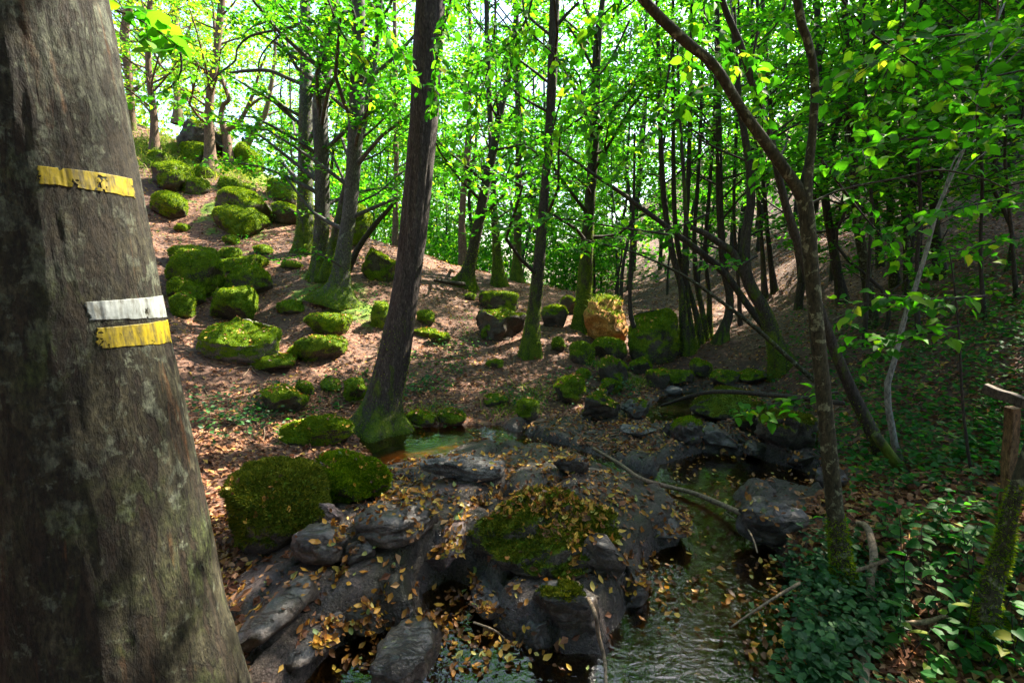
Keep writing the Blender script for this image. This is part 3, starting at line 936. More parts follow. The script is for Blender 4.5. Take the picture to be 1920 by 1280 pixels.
rock((780, 812, 582, 612), 'small moss boulder just right of the rugged trunk', M_ROCK_DARK, .75)
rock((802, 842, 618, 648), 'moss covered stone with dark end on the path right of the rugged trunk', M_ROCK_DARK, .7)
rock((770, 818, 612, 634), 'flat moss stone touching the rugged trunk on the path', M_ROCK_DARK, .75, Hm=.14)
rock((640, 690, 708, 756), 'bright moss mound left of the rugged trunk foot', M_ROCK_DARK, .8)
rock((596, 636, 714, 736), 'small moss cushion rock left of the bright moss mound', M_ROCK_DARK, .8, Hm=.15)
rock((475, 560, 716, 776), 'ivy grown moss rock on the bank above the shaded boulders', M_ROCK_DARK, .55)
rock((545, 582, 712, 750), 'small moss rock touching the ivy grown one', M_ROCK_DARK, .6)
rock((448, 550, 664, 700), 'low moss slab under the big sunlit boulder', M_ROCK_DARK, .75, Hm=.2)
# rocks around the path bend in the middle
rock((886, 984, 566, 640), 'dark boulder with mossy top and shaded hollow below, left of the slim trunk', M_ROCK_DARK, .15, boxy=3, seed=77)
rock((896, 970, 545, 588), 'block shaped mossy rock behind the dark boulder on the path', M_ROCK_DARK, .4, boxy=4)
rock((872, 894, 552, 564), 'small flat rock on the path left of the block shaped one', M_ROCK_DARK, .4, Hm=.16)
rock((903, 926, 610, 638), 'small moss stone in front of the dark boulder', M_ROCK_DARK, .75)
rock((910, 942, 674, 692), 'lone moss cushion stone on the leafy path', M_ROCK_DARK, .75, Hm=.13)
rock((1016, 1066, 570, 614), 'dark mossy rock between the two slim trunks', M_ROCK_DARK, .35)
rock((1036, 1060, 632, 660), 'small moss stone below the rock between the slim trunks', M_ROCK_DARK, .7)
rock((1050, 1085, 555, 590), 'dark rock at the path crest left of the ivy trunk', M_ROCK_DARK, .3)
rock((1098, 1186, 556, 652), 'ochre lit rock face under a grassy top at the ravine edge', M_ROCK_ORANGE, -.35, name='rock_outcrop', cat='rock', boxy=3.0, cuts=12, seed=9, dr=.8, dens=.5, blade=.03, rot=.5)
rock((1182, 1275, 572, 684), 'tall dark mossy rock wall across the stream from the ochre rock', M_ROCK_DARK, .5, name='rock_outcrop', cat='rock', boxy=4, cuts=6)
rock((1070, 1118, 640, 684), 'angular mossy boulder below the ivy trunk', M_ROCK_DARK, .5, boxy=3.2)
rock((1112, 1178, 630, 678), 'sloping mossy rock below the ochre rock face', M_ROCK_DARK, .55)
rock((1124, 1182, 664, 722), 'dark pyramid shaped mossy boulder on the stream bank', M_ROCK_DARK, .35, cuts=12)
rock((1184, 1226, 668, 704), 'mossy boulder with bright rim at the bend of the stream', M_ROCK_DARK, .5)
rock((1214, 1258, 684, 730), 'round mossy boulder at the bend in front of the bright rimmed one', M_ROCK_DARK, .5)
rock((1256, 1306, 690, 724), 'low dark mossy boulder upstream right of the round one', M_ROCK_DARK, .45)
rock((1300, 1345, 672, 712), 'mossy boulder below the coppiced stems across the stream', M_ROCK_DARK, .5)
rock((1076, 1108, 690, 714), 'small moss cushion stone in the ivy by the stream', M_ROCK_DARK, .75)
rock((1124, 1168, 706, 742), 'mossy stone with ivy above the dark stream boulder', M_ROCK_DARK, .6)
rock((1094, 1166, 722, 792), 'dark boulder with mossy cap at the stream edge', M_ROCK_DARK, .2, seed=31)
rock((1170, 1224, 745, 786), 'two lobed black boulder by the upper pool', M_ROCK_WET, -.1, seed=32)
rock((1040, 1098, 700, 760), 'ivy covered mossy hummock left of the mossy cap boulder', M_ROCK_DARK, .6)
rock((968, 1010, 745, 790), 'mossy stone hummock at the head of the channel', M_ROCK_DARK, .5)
rock((905, 950, 736, 764), 'dark moss stone on the bank above the channel', M_ROCK_DARK, .4)
rock((820, 872, 770, 806), 'mossy bank stone behind the left pool', M_ROCK_DARK, .55)
rock((762, 818, 772, 806), 'mossy stone beside the rugged trunk foot at the water', M_ROCK_DARK, .5)
# stones along the upper stream
rock((1222, 1296, 752, 784), 'flat grey wet slab in the upper stream', M_ROCK_DRY, -.9, name='stone_slab', cat='rock', Hm=.10, boxy=4)
rock((1168, 1238, 786, 822), 'flat pale grey slab at the edge of the upper pool', M_ROCK_DRY, -.9, name='stone_slab', cat='rock', Hm=.10, boxy=4)
rock((1248, 1282, 724, 746), 'small rounded brown stone upstream', M_ROCK_DRY, -.7, name='stone', cat='rock')
rock((1244, 1272, 788, 816), 'small angular blue-grey stone left of the round green boulder', M_ROCK_WET, -.9, name='stone', cat='rock')
rock((1262, 1326, 777, 836), 'round greenish grey boulder in the stream', M_ROCK_WET, .28, seed=41, cuts=3, cutd=(.8, .98))
rock((1310, 1384, 800, 852), 'pointed grey slab leaning beside the round greenish boulder', M_ROCK_WET, -.6, name='stone_slab', cat='rock', rot=-.5, tilt=(0, .3), boxy=4)
rock((1300, 1452, 720, 786), 'broad flat mossy boulder strewn with dry leaves across the stream', M_ROCK_DARK, 0.4, bladem=OL, seed=44, dr=.7)
rock((1384, 1462, 750, 822), 'upright dark mossy boulder behind the pointed slab', M_ROCK_DARK, 0.4, bladem=OL, seed=45)
rock((1428, 1556, 770, 866), 'largest dark boulder on the far bank with leaves along its sloping top', M_ROCK_DARK, 0.25, bladem=OL, seed=46, rot=.3)
rock((1270, 1305, 760, 784), 'dark stone behind the round greenish boulder', M_ROCK_WET, -.4, name='stone', cat='rock')
rock((1340, 1400, 690, 722), 'dark mossy log-like rock at the foot of the curved tree', M_ROCK_DARK, .3)
rock((1390, 1450, 690, 722), 'dark mossy rock right of the log-like one', M_ROCK_DARK, .25)
rock((1400, 1462, 836, 872), 'low bluish wet stone at the pool edge', M_ROCK_WET, -.9, name='stone', cat='rock')
rock((1478, 1540, 850, 892), 'bluish wet stone behind the forked trunk', M_ROCK_WET, -.9, name='stone', cat='rock')
rock((1540, 1600, 866, 920), 'dark stone right behind the forked trunk at the pool', M_ROCK_WET, -.5, name='stone', cat='rock')
# foreground
rock((366, 594, 816, 1050), 'largest shaded boulder with olive moss top beside the blazed trunk', M_ROCK_DARK, 0.55, bladem=OL, seed=51, Hm=0.46, boxy=2.0, lumps=.2, dr=.9, dens=1.3, blade=.022, cuts=7, cutd=(.75, .98))
rock((540, 716, 812, 946), 'shaded moss boulder with scattered yellow leaves, second from the blazed trunk', M_ROCK_DARK, 0.6, boxy=2.1, lumps=.2, seed=52, Hm=0.34, dr=.8, dens=1.2, blade=.022)
rock((515, 668, 778, 838), 'low arched mossy ridge rock behind the shaded boulders', M_ROCK_DARK, 0.6, seed=53, Hm=0.28)
rock((754, 818, 808, 844), 'small mossy rock standing in the orange pool', M_ROCK_WET, .3, bladem=OL, seed=54)
rock((418, 536, 1030, 1250), 'smooth dark slab with brown streaks against the blazed trunk foot', M_ROCK_WET, -.7, name='stone_slab', cat='rock', rot=-.35, seed=55, Hm=0.121, cuts=6, cutd=(.7, .95), dr=.9)
rock((524, 650, 962, 1064), 'rounded black wet rock with yellow leaves behind the streaked slab', M_ROCK_WET, -.6, rot=-.35, seed=56, Hm=0.18, cuts=5)
rock((530, 640, 938, 992), 'pinkish stone heaped with leaves under the shaded boulders', M_ROCK_PINK, -.8, name='stone', cat='rock', seed=57, Hm=0.18)
rock((630, 800, 888, 1030), 'long black wet rock rib sloping up to the left pool', M_ROCK_WET, -.55, rot=-.35, seed=58, Hm=0.195, dr=1.1, cuts=6)
rock((770, 905, 930, 1110), 'cracked purple grey slab in the middle of the rock bed', M_ROCK_PINK, -.8, name='stone_slab', cat='rock', rot=-.35, seed=59, dr=1.2, Hm=.22, boxy=3.5)
rock((790, 952, 830, 905), 'grey flat topped rock between the two channels', M_ROCK_DRY, -.5, seed=60, Hm=0.156, dr=.9)
rock((885, 1185, 872, 1070), 'wide low central hummock of dark moss covered with yellow leaves', M_ROCK_DARK, .28, bladem=OL, seed=61, Hm=.27, sink=.5, dens=.8, blade=.02, cuts=8, boxy=2.2, lumps=.22)
rock((872, 966, 1030, 1190), 'narrow dark grey slab left of the dark square boulder', M_ROCK_WET, -.8, name='stone_slab', cat='rock', rot=-.35, seed=62, Hm=0.112, boxy=3.5)
rock((1010, 1135, 1096, 1196), 'dark square boulder with thin mossy edge above the lower stream', M_ROCK_WET, -.15, bladem=OL, seed=63, Hm=0.195, boxy=3.5)
rock((1165, 1226, 1022, 1165), 'upright black slab at the edge of the big pool', M_ROCK_WET, -.6, name='stone_slab', cat='rock', seed=64, Hm=0.176, boxy=3.5, dr=.7, rot=-.2)
rock((1118, 1166, 1000, 1080), 'thin black slab left of the upright one', M_ROCK_WET, -.5, name='stone_slab', cat='rock', seed=65, Hm=0.14, boxy=3.5)
rock((690, 822, 1138, 1310), 'tapering rock wedge with a green moss patch at the bottom edge', M_ROCK_WET, -.3, rot=-.35, seed=66, Hm=0.168, dr=.9)
rock((500, 625, 1120, 1280), 'oval dark grey slab at the lower left of the stream', M_ROCK_WET, -.8, name='stone_slab', cat='rock', rot=-.35, seed=67, Hm=0.096, cuts=4, cutd=(.8, .98))
rock((610, 720, 1130, 1215), 'low dark slab between the oval slab and the rock wedge', M_ROCK_WET, -.8, name='stone_slab', cat='rock', rot=-.35, seed=68, Hm=0.12)
rock((862, 900, 1215, 1246), 'small triangular stone in the blue lower stream', M_ROCK_WET, -.9, name='stone', cat='rock', seed=69, Hm=0.09, cuts=12)
rock((970, 1040, 1165, 1242), 'dark stone heaped with amber leaves below the square boulder', M_ROCK_WET, -.6, name='stone', cat='rock', seed=70, Hm=0.128)
rock((1170, 1236, 1226, 1284), 'black stone at the outlet of the big pool', M_ROCK_WET, -.8, name='stone', cat='rock', seed=71, Hm=0.12)
rock((1348, 1450, 1196, 1290), 'angular dark rock at the near shore of the big pool', M_ROCK_WET, -.7, seed=72, Hm=0.176, cuts=12)
rock((1252, 1350, 1240, 1310), 'low leaf strewn rock at the bottom edge beside the angular one', M_ROCK_WET, -.6, seed=73, Hm=0.096)
rock((1390, 1536, 925, 1030), 'leaf strewn black rock jutting into the big pool', M_ROCK_WET, -.3, bladem=OL, seed=74, Hm=0.26, cuts=11, dr=.8)
rock((1190, 1310, 940, 1030), 'flat muddy dark slab between the hummock and the big pool', M_ROCK_WET, -.9, name='stone_slab', cat='rock', seed=75, Hm=0.12, boxy=3)
rock((640, 700, 1010, 1060), 'small smooth black stone among the leaves of the rock bed', M_ROCK_WET, -.8, name='stone', cat='rock', seed=76, Hm=0.1)
rock((1040, 1110, 850, 886), 'dark wet rib of rock in the middle of the channel', M_ROCK_WET, -.8, name='stone_slab', cat='rock', seed=78, Hm=0.12)

rock((404, 440, 334, 358), 'small mossy rock in the grass above the elongated outcrop', M_ROCK_DARK, .7)
rock((438, 474, 346, 368), 'small moss cushion rock left of the skyline ridge rock', M_ROCK_DARK, .75)
rock((268, 308, 284, 306), 'small mossy rock touching the blazed trunk at the hilltop', M_ROCK_DARK, .7)
rock((352, 392, 312, 336), 'sunlit moss rock below the brown hilltop trunk', M_ROCK_DARK, .75)
rock((455, 500, 378, 400), 'flat moss rock between the outcrop and the dark faced boulder', M_ROCK_DARK, .7, Hm=.25)
rock((322, 352, 418, 436), 'lone small moss rock in the leaves left of the brightest slab', M_ROCK_DARK, .75, Hm=.2)
rock((1085, 1175, 1000, 1085), 'dark wet rock under the right end of the central hummock', M_ROCK_WET, -.6, seed=81, Hm=.26, dr=.9)
# ---------------------------------------------------------------- trees
def sprays(S, T, L, k, leaf, r, spread=1.0, droop=.12, jitter=.45, planar=True):
    """leaves on twigs: S starts, T directions, L lengths, k leaves on each"""
    n = len(S)
    u = (np.arange(k)[None, :] + r.random((n, k))) / k
    side = np.where(np.arange(k) % 2 == 0, 1.0, -1.0)[None, :, None]
    T = unit(T)
    upv = np.array([0, 0, 1.0]) + r.normal(scale=.25, size=(n, 3))
    W = unit(np.cross(T, upv))
    P = S[:, None, :] + T[:, None, :] * (L[:, None] * u)[..., None]
    P = P + r.normal(scale=leaf * .35, size=P.shape) * spread
    P[..., 2] -= droop * L[:, None] * u ** 2
    D = T[:, None, :] * .55 + W[:, None, :] * side * .8 + r.normal(scale=.3, size=P.shape)
    D[..., 2] -= .12
    N = np.array([0, 0, 1.0]) + r.normal(scale=jitter, size=P.shape)
    return P.reshape(-1, 3), D.reshape(-1, 3), N.reshape(-1, 3)

def crown(axis, radii, t0, nl, length, leaf, twigs, per, seed, rise=(.1, .7), shape='small', limb_r=.35, az=None, fill=.3):
    """limbs and foliage round a trunk axis; returns limb Mix, leaf V, leaf F"""
    r = np.random.default_rng(seed)
    axis = np.asarray(axis, float)
    Lh = np.concatenate([[0], np.cumsum(np.linalg.norm(np.diff(axis, axis=0), axis=1))])
    limbs = Mix()
    SS, TT, LL = [], [], []
    for k in range(nl):
        t = t0 + (1 - t0) * ((k + r.random()) / nl)
        h = t * Lh[-1]
        p = np.array([np.interp(h, Lh, axis[:, c]) for c in range(3)])
        a = r.uniform(0, 2 * math.pi) if az is None else az[0] + r.uniform(-1, 1) * az[1]
        a = a + k * 2.4 if az is None else a
        ln = length * (1.05 - .55 * t) * r.uniform(.65, 1.25)
        rise_ = r.uniform(*rise) + .5 * t
        d0 = np.array([math.cos(a), math.sin(a), rise_])
        q = np.array([p, p + d0 * ln * .35 + r.normal(scale=.06, size=3) * ln, p + d0 * ln * .7 + np.array([0, 0, .02]) * ln + r.normal(scale=.07, size=3) * ln,
                      p + d0 * np.array([1, 1, .75]) * ln + r.normal(scale=.08, size=3) * ln])
        rad = max(.008, np.interp(h, Lh, radii) * limb_r)
        V, F, F2, _ = tube(q, [rad, rad * .7, rad * .45, .004], 5, 7, seed + k, 0)
        limbs.add(V, F, F2, moss=.1)
        C = catmull(q, 24)
        tw = int(twigs * max(.4, ln / length))
        tt = fill + (1 - fill) * r.random(tw)
        S = C[(tt * 23).astype(int)]
        fwd = unit(C[np.minimum((tt * 23).astype(int) + 1, 23)] - C[np.maximum((tt * 23).astype(int) - 1, 0)])
        sd_ = unit(np.cross(fwd, [0, 0, 1.0])) * np.where(np.arange(tw) % 2 == 0, 1, -1)[:, None]
        T = fwd * .7 + sd_ * r.uniform(.4, 1.1, (tw, 1)) + r.normal(scale=.22, size=(tw, 3))
        T[:, 2] *= .5
        SS.append(S)
        TT.append(T)
        LL.append(ln * r.uniform(.16, .38, tw))
    S, T, L = np.vstack(SS), np.vstack(TT), np.concatenate(LL)
    P, D, N = sprays(S, T, L, per, leaf, r)
    V, F = leaf_geo(P, D, N, leaf * r.uniform(.7, 1.25, len(P)), shape)
    # the twigs that carry the leaves
    for s_, t_, l_ in list(zip(S, unit(T), L))[::3]:
        V2, F3, F4, _ = tube(np.array([s_, s_ + t_ * l_ * .9 - np.array([0, 0, .1 * l_])]), [.006, .002], 3, 3, 1, 0)
        limbs.add(V2, F3, F4, moss=0)
    return limbs, V, F

def pix_path(pts, Y):
    P, R = [], []
    for q in pts:
        y = Y + (q[3] if len(q) > 3 else 0)
        p = at(q[0], q[1], y)
        P.append(p)
        R.append(metres(q[2], p) / 2 * math.cos(math.atan((q[0] - 960) / FPX)))
    return np.array(P), np.array(R)

TREE_NO = [0]
def tree(pts, label, mat, Y=None, top=6.0, moss=(.5, .8), flare=.5, flare_h=.25, roots=5, branches=(), foliage=None, group=None, name='tree', cat='tree',
         nseg=14, rough=.05, ridge=0.0, leafm=None, sink=.12, lean=0.6, side_moss=0.0, rise=(.1, .7)):
    TREE_NO[0] += 1
    seed = 500 + TREE_NO[0] * 17
    base = place(pts[0][0], pts[0][1]) if Y is None else at(pts[0][0], pts[0][1], Y)
    Yb = base[1]
    P, R = pix_path(pts, Yb)
    nvis = len(P)
    if top:
        d = unit(P[-1] - P[-2])
        d = unit(d * lean + np.array([0, 0, 1.0]) * (1 - lean))
        for k in (1, 2, 3):
            P = np.vstack([P, P[-1] + d * top / 3])
            R = np.append(R, R[nvis - 1] * (1 - .28 * k))
            d = unit(d * .8 + np.array([0, 0, .2]))
    P = np.vstack([P[0] - unit(P[1] - P[0]) * sink, P])
    R = np.concatenate([[R[0]], R])
    root = thing(name, label, cat, base, group)
    m = max(14, int(np.linalg.norm(np.diff(P, axis=0), axis=1).sum() / .22))
    V, F, F2, h = tube(P, R, nseg, min(m, 60), seed, rough, flare, flare_h, roots, 0, ridge)
    mo = moss[0] * np.exp(-np.maximum(h, 0) / moss[1]) + side_moss
    link('trunk', mesh_data('trunk', V - base, [F, F2], mat, True, dict(moss=mo)), root)
    if moss[0] >= .8 and depth(base) < 13:
        n_m = np.clip(260 * pts[0][2] * .5, 800, 9000)
        vn = .5 * np.exp(-h / moss[1]) * moss[0] + .25 * fbm(V * 5, 3, seed) + .28
        tri = np.vstack([F[:, [0, 1, 2]], F[:, [0, 2, 3]]])
        g = moss_blades(V, tri, np.where(h < moss[1] * 2.6, vn, 0), n_m, max(.016, .0024 * depth(base)), seed)
        if g:
            link('moss', mesh_data('moss', g[0] - base, g[1], M_MOSSBLADE, False), root, kind='stuff')
    for b in branches:
        bp, br = pix_path(b, Yb)
        V, F, F2, h = tube(bp, br, 8, max(8, len(bp) * 5), seed + 3, .05)
        link('branch', mesh_data('branch', V - base, [F, F2], mat, True, dict(moss=np.full(len(V), .15 + side_moss))), root)
    if foliage:
        f = dict(t0=.35, nl=12, length=2.2, leaf=.085, twigs=14, per=9)
        f.update(foliage)
        limbs, V, F = crown(P, R, f['t0'], f['nl'], f['length'], f['leaf'], f['twigs'], f['per'], seed + 7, rise)
        link('twigs', limbs.mesh('twigs', mat, base), root, kind='stuff')
        link('foliage', mesh_data('foliage', V - base, F, leafm or M_LEAF, False), root, kind='stuff')
    return root

# --- the blazed tree at the left edge
def blazed_tree():
    Y = 1.42
    pts = [(272, 1480, 525), (243, 1280, 460), (226, 1200, 448), (198, 1000, 430), (158, 760, 414), (128, 600, 408), (86, 330, 394), (36, 0, 382), (-26, -420, 360), (-76, -900, 335)]
    P, R = pix_path(pts, Y)
    base = np.array([P[0][0], P[0][1], ground(P[0][0], P[0][1])[0]])
    root = thing('blazed_tree', 'huge lichened trunk with white and yellow paint marks filling the left edge', 'tree', base)
    seed = 4
    NS, MS = 230, 420
    V, F, F2, h = tube(P, R, NS, MS, seed, .018, 0)
    # bark relief, and remember the surface so that the paint can follow it
    C = V[:-1].reshape(MS, NS, 3)
    c = C.mean(1, keepdims=True)
    dirs = unit(C - c)
    q = np.concatenate([dirs[..., :2] * 4.2, (h[:-1].reshape(MS, NS, 1)) * 2.6], -1).reshape(-1, 3)
    fis = np.clip(.22 - np.abs(fbm(q * np.array([2.6, 2.6, .9]), 4, 63)), 0, 1)
    rel = (.006 * fbm(q * 1.0, 4, 61) + .004 * fbm(q * np.array([4, 4, 1.6]), 5, 62, .6) - .004 * fis * (fbm(q * .8, 2, 64) > -.1)).reshape(MS, NS)
    C = C + dirs * rel[..., None]
    V[:-1] = C.reshape(-1, 3)
    link('trunk', mesh_data('trunk', V - base, [F, F2], M_BLAZE, True, dict(moss=np.full(len(V), -.5))), root)
    pxx, pyy, dd = to_px(C.reshape(-1, 3))
    pxx, pyy = pxx.reshape(MS, NS), pyy.reshape(MS, NS)
    facing = (np.einsum('ijk,ijk->ij', dirs, (EYE - C)) > 0)
    hh = np.linalg.norm(np.diff(c[:, 0], axis=0), axis=1)
    hh = np.concatenate([[0], np.cumsum(hh)])
    def mark(corners, mat, label, sd):
        """paint on the bark between four pixel corners: tl, tr, br, bl"""
        tl, tr, br, bl = [np.array(k, float) for k in corners]
        nu, nv = 170, 60
        ok = facing & (dd.reshape(MS, NS) > 0)
        idx = np.argwhere(ok)
        pp = np.column_stack([pxx[ok], pyy[ok]])
        def uv(p):
            d = ((pp - p) ** 2).sum(1)
            n = np.argsort(d)[:4]
            w = 1 / (d[n] + 1)
            ij = idx[n].astype(float)
            ij[:, 1] = np.where(ij[:, 1] - ij[0, 1] > NS / 2, ij[:, 1] - NS, np.where(ij[:, 1] - ij[0, 1] < -NS / 2, ij[:, 1] + NS, ij[:, 1]))
            return (ij * w[:, None]).sum(0) / w.sum()
        a, b_, c_, d_ = uv(tl), uv(tr), uv(br), uv(bl)
        for k in (b_, c_, d_):
            if k[1] - a[1] > NS / 2: k[1] -= NS
            if k[1] - a[1] < -NS / 2: k[1] += NS
        u = np.linspace(0, 1, nu)[None, :, None]
        v = np.linspace(0, 1, nv)[:, None, None]
        q = np.stack([np.broadcast_to(u[..., 0] * 9, (nv, nu)), np.broadcast_to(v[..., 0] * 2, (nv, nu)), np.full((nv, nu), sd * 1.0)], -1).reshape(-1, 3)
        eu = fbm(np.column_stack([np.zeros(nv), np.linspace(0, 6, nv), np.full(nv, sd + .3)]), 3, sd)[:, None, None]
        ev = fbm(np.column_stack([np.linspace(0, 14, nu), np.zeros(nu), np.full(nu, sd + .6)]), 4, sd + 1)[None, :, None]
        vv = .5 + (v - .5) * (1 + .10 * ev) + .03 * ev
        uu = .5 + (u - .5) * (1 + .05 * eu)
        IJ = (a * (1 - uu) + b_ * uu) * (1 - vv) + (d_ * (1 - uu) + c_ * uu) * vv
        i = np.clip(IJ[..., 0], 0, MS - 2)
        j = IJ[..., 1] % NS
        i0, j0 = i.astype(int), j.astype(int)
        fi, fj = (i - i0)[..., None], (j - j0)[..., None]
        j1 = (j0 + 1) % NS
        S = C[i0, j0 % NS] * (1 - fi) * (1 - fj) + C[i0 + 1, j0 % NS] * fi * (1 - fj) + C[i0, j1] * (1 - fi) * fj + C[i0 + 1, j1] * fi * fj
        n = unit(S - c[np.clip(np.round(i).astype(int), 0, MS - 1), 0])
        edge = np.minimum(np.minimum(np.arange(nu), nu - 1 - np.arange(nu))[None, :] / 2.0, np.minimum(np.arange(nv), nv - 1 - np.arange(nv))[:, None] / 1.5)
        lift = np.where(edge < .01, -.001, .002) + .0006 * fbm(S.reshape(-1, 3) * 60, 2, sd).reshape(nv, nu)
        S = S + n * lift[..., None]
        g = (np.arange(nv - 1)[:, None] * nu + np.arange(nu - 1)[None]).ravel()
        FF = np.column_stack([g, g + 1, g + nu + 1, g + nu])
        # flakes where the paint has cracked away
        cen = S.reshape(-1, 3)[FF].mean(1)
        fl = fbm(cen * np.array([26, 26, 9]), 4, sd + 4) + .5 * fbm(cen * 120, 3, sd + 5)
        e2 = edge.ravel()[FF].min(1)
        FF = FF[fl < .46 - .05 * np.exp(-e2 / 2.5)]
        o = link('paint_mark', mesh_data('paint_mark', S.reshape(-1, 3) - base, FF, mat), root)
        o['label'] = label
    mark([(68, 311), (247, 335), (254, 374), (70, 344)], M_PAINT_Y, 'worn yellow stripe, upper of the two', 3)
    mark([(160, 566), (308, 553), (313, 594), (170, 600)], M_PAINT_W, 'white stripe', 5)
    mark([(178, 615), (316, 597), (321, 642), (186, 653)], M_PAINT_Y, 'yellow stripe under the white one', 7)
blazed_tree()

SPARSE = dict(t0=.22, nl=22, length=2.5, leaf=.105, twigs=24, per=9)
# --- trees on the left bank and hillside
tree([(714, 797, 118), (716, 770, 84), (724, 730, 68), (738, 667, 62), (754, 580, 54), (764, 520, 52), (776, 427, 54), (786, 320, 54), (795, 213, 56), (801, 110, 57), (808, 0, 57)],
     'thick rugged trunk with moss on its foot leaning right beside the orange pool', M_BARK_OAK, None, 5, (.95, .65), .55, .25, 5, foliage=dict(t0=.72, nl=9, length=2.2, leaf=.09, twigs=12, per=8),
     nseg=48, rough=.05, ridge=.035, lean=.8)
tree([(570, 474, 42), (572, 430, 34), (572, 350, 30), (573, 240, 27), (573, 100, 22), (572, 0, 20)], 'straight mossy trunk, leftmost of the clump on the bank', M_BARK_GREY, None, 1.0, (.9, 2.2), .5,
     foliage=SPARSE, branches=[[(573, 160, 9), (540, 147, 8), (505, 133, 8), (465, 133, 7), (430, 137, 5)]], side_moss=.08)
tree([(600, 522, 44), (600, 480, 31), (604, 400, 29), (604, 300, 29), (600, 200, 30), (612, 100, 29), (626, 0, 20), ], 'bent grey trunk, second from left in the clump', M_BARK_GREY, None, 1.0, (.9, 1.0), .4,
     foliage=SPARSE, branches=[[(618, 20, 9), (600, 34, 8), (560, 48, 6), (520, 56, 5), (470, 68, 5), (446, 90, 4), (440, 115, 4), (412, 138, 3), (372, 182, 2)],
                                [(540, 52, 4), (500, 90, 3), (485, 120, 3), (490, 150, 2)]])
tree([(630, 560, 84), (636, 530, 42), (644, 470, 30), (655, 400, 28), (664, 300, 29), (668, 200, 29), (672, 100, 26), (672, 0, 24)], 'dark trunk with wide mossy foot, right front stem of the clump', M_BARK_GREY, None, 1.0, (1.0, .7), .45, .22, 5, foliage=SPARSE, nseg=24)
tree([(612, 515, 26), (622, 470, 17), (645, 367, 15), (672, 270, 15), (690, 190, 14), (705, 90, 13), (713, 0, 12)], 'thin mossy stem leaning right behind the clump', M_BARK_GREY, 9.7, 1.0, (.8, 1.5), .3, foliage=dict(SPARSE, nl=8), side_moss=.2)
tree([(652, 508, 14), (672, 465, 11), (700, 425, 10), (728, 393, 8), (746, 372, 5)], 'dark dead stem leaning between the clump and the rugged trunk', M_BARK_DARK, None, 0, (.2, .3), .2, name='dead_tree', cat='dead tree')
tree([(870, 535, 44), (880, 500, 23), (897, 420, 20), (912, 340, 18), (925, 280, 16), (942, 190, 14), (958, 120, 12), (968, 30, 10), (970, 0, 9)], 'slim trunk leaning right at the crest of the path', M_BARK_DARK, None, 1.0, (.8, .8), .9, .2, 5, foliage=SPARSE)
tree([(936, 533, 28), (932, 480, 17), (928, 420, 14), (924, 330, 12), (920, 240, 11), (915, 120, 10), (912, 0, 9)], 'straight mossy trunk on the crest, just right of the leaning one', M_BARK_DARK, None, 1.0, (.9, 1.5), .6, foliage=SPARSE, side_moss=.12)
tree([(968, 527, 24), (970, 470, 16), (972, 380, 14), (972, 260, 12), (970, 130, 11), (968, 0, 9)], 'mossy crest trunk between the leaning one and the slim ivy pair', M_BARK_DARK, None, 1.0, (.9, 1.5), .6, foliage=SPARSE, side_moss=.15)
tree([(994, 667, 40), (999, 600, 26), (1008, 520, 24), (1016, 430, 19), (1022, 350, 17), (1030, 250, 18), (1036, 120, 19), (1040, 0, 19)], 'slim dark trunk with mossy base standing in the leaves by the path bend', M_BARK_DARK, None, 1.0, (.9, 1.2), .5,
     foliage=dict(SPARSE, nl=13), branches=[[(1036, 60, 8), (1060, 30, 6), (1085, 5, 5)]], side_moss=.15)
tree([(1094, 612, 44), (1095, 560, 30), (1099, 480, 25), (1106, 380, 20), (1113, 280, 19), (1117, 200, 17), (1118, 120, 16), (1122, 60, 15), (1130, 0, 10)], 'ivy hung trunk with forking branches beside the ochre rock', M_BARK_DARK, None, 1.0, (.95, 1.4), .6,
     foliage=SPARSE, branches=[[(1120, 250, 9), (1150, 205, 9), (1185, 165, 8), (1200, 140, 6), (1225, 110, 5), (1245, 84, 4)], [(1110, 240, 6), (1092, 200, 6), (1078, 165, 5), (1052, 138, 4)],
                                [(1118, 70, 8), (1102, 25, 7), (1095, 0, 6)]], side_moss=.22)
tree([(868, 490, 18), (866, 420, 13), (870, 350, 12), (878, 270, 12), (880, 190, 9), (882, 90, 7), (880, 0, 6)], 'sunlit brown trunk far behind the leaning crest tree', M_BARK_WARM, 17, 1.0, (.1, .5), .3, foliage=dict(SPARSE), branches=[[(868, 292, 5), (840, 296, 5), (822, 310, 4)]])
tree([(741, 470, 14), (742, 380, 10), (743, 280, 9), (741, 160, 8), (740, 0, 7)], 'thin far trunk between the clump and the rugged trunk', M_BARK_WARM, 18, 1.0, (.2, .8), .2, foliage=dict(SPARSE))
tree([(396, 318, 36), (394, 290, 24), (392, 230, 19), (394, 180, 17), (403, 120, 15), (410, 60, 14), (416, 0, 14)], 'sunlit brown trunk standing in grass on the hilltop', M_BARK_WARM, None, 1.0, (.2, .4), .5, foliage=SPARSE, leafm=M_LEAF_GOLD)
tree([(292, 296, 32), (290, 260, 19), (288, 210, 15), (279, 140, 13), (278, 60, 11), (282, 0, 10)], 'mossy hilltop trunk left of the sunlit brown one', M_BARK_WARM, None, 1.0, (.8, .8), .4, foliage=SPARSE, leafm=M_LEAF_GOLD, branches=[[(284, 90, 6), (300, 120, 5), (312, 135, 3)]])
tree([(247, 244, 22), (246, 200, 15), (240, 130, 17), (233, 60, 18), (246, 0, 14)], 'hilltop trunk closest to the blazed tree', M_BARK_WARM, None, 1.0, (.5, 2), .3, foliage=SPARSE, leafm=M_LEAF_GOLD)
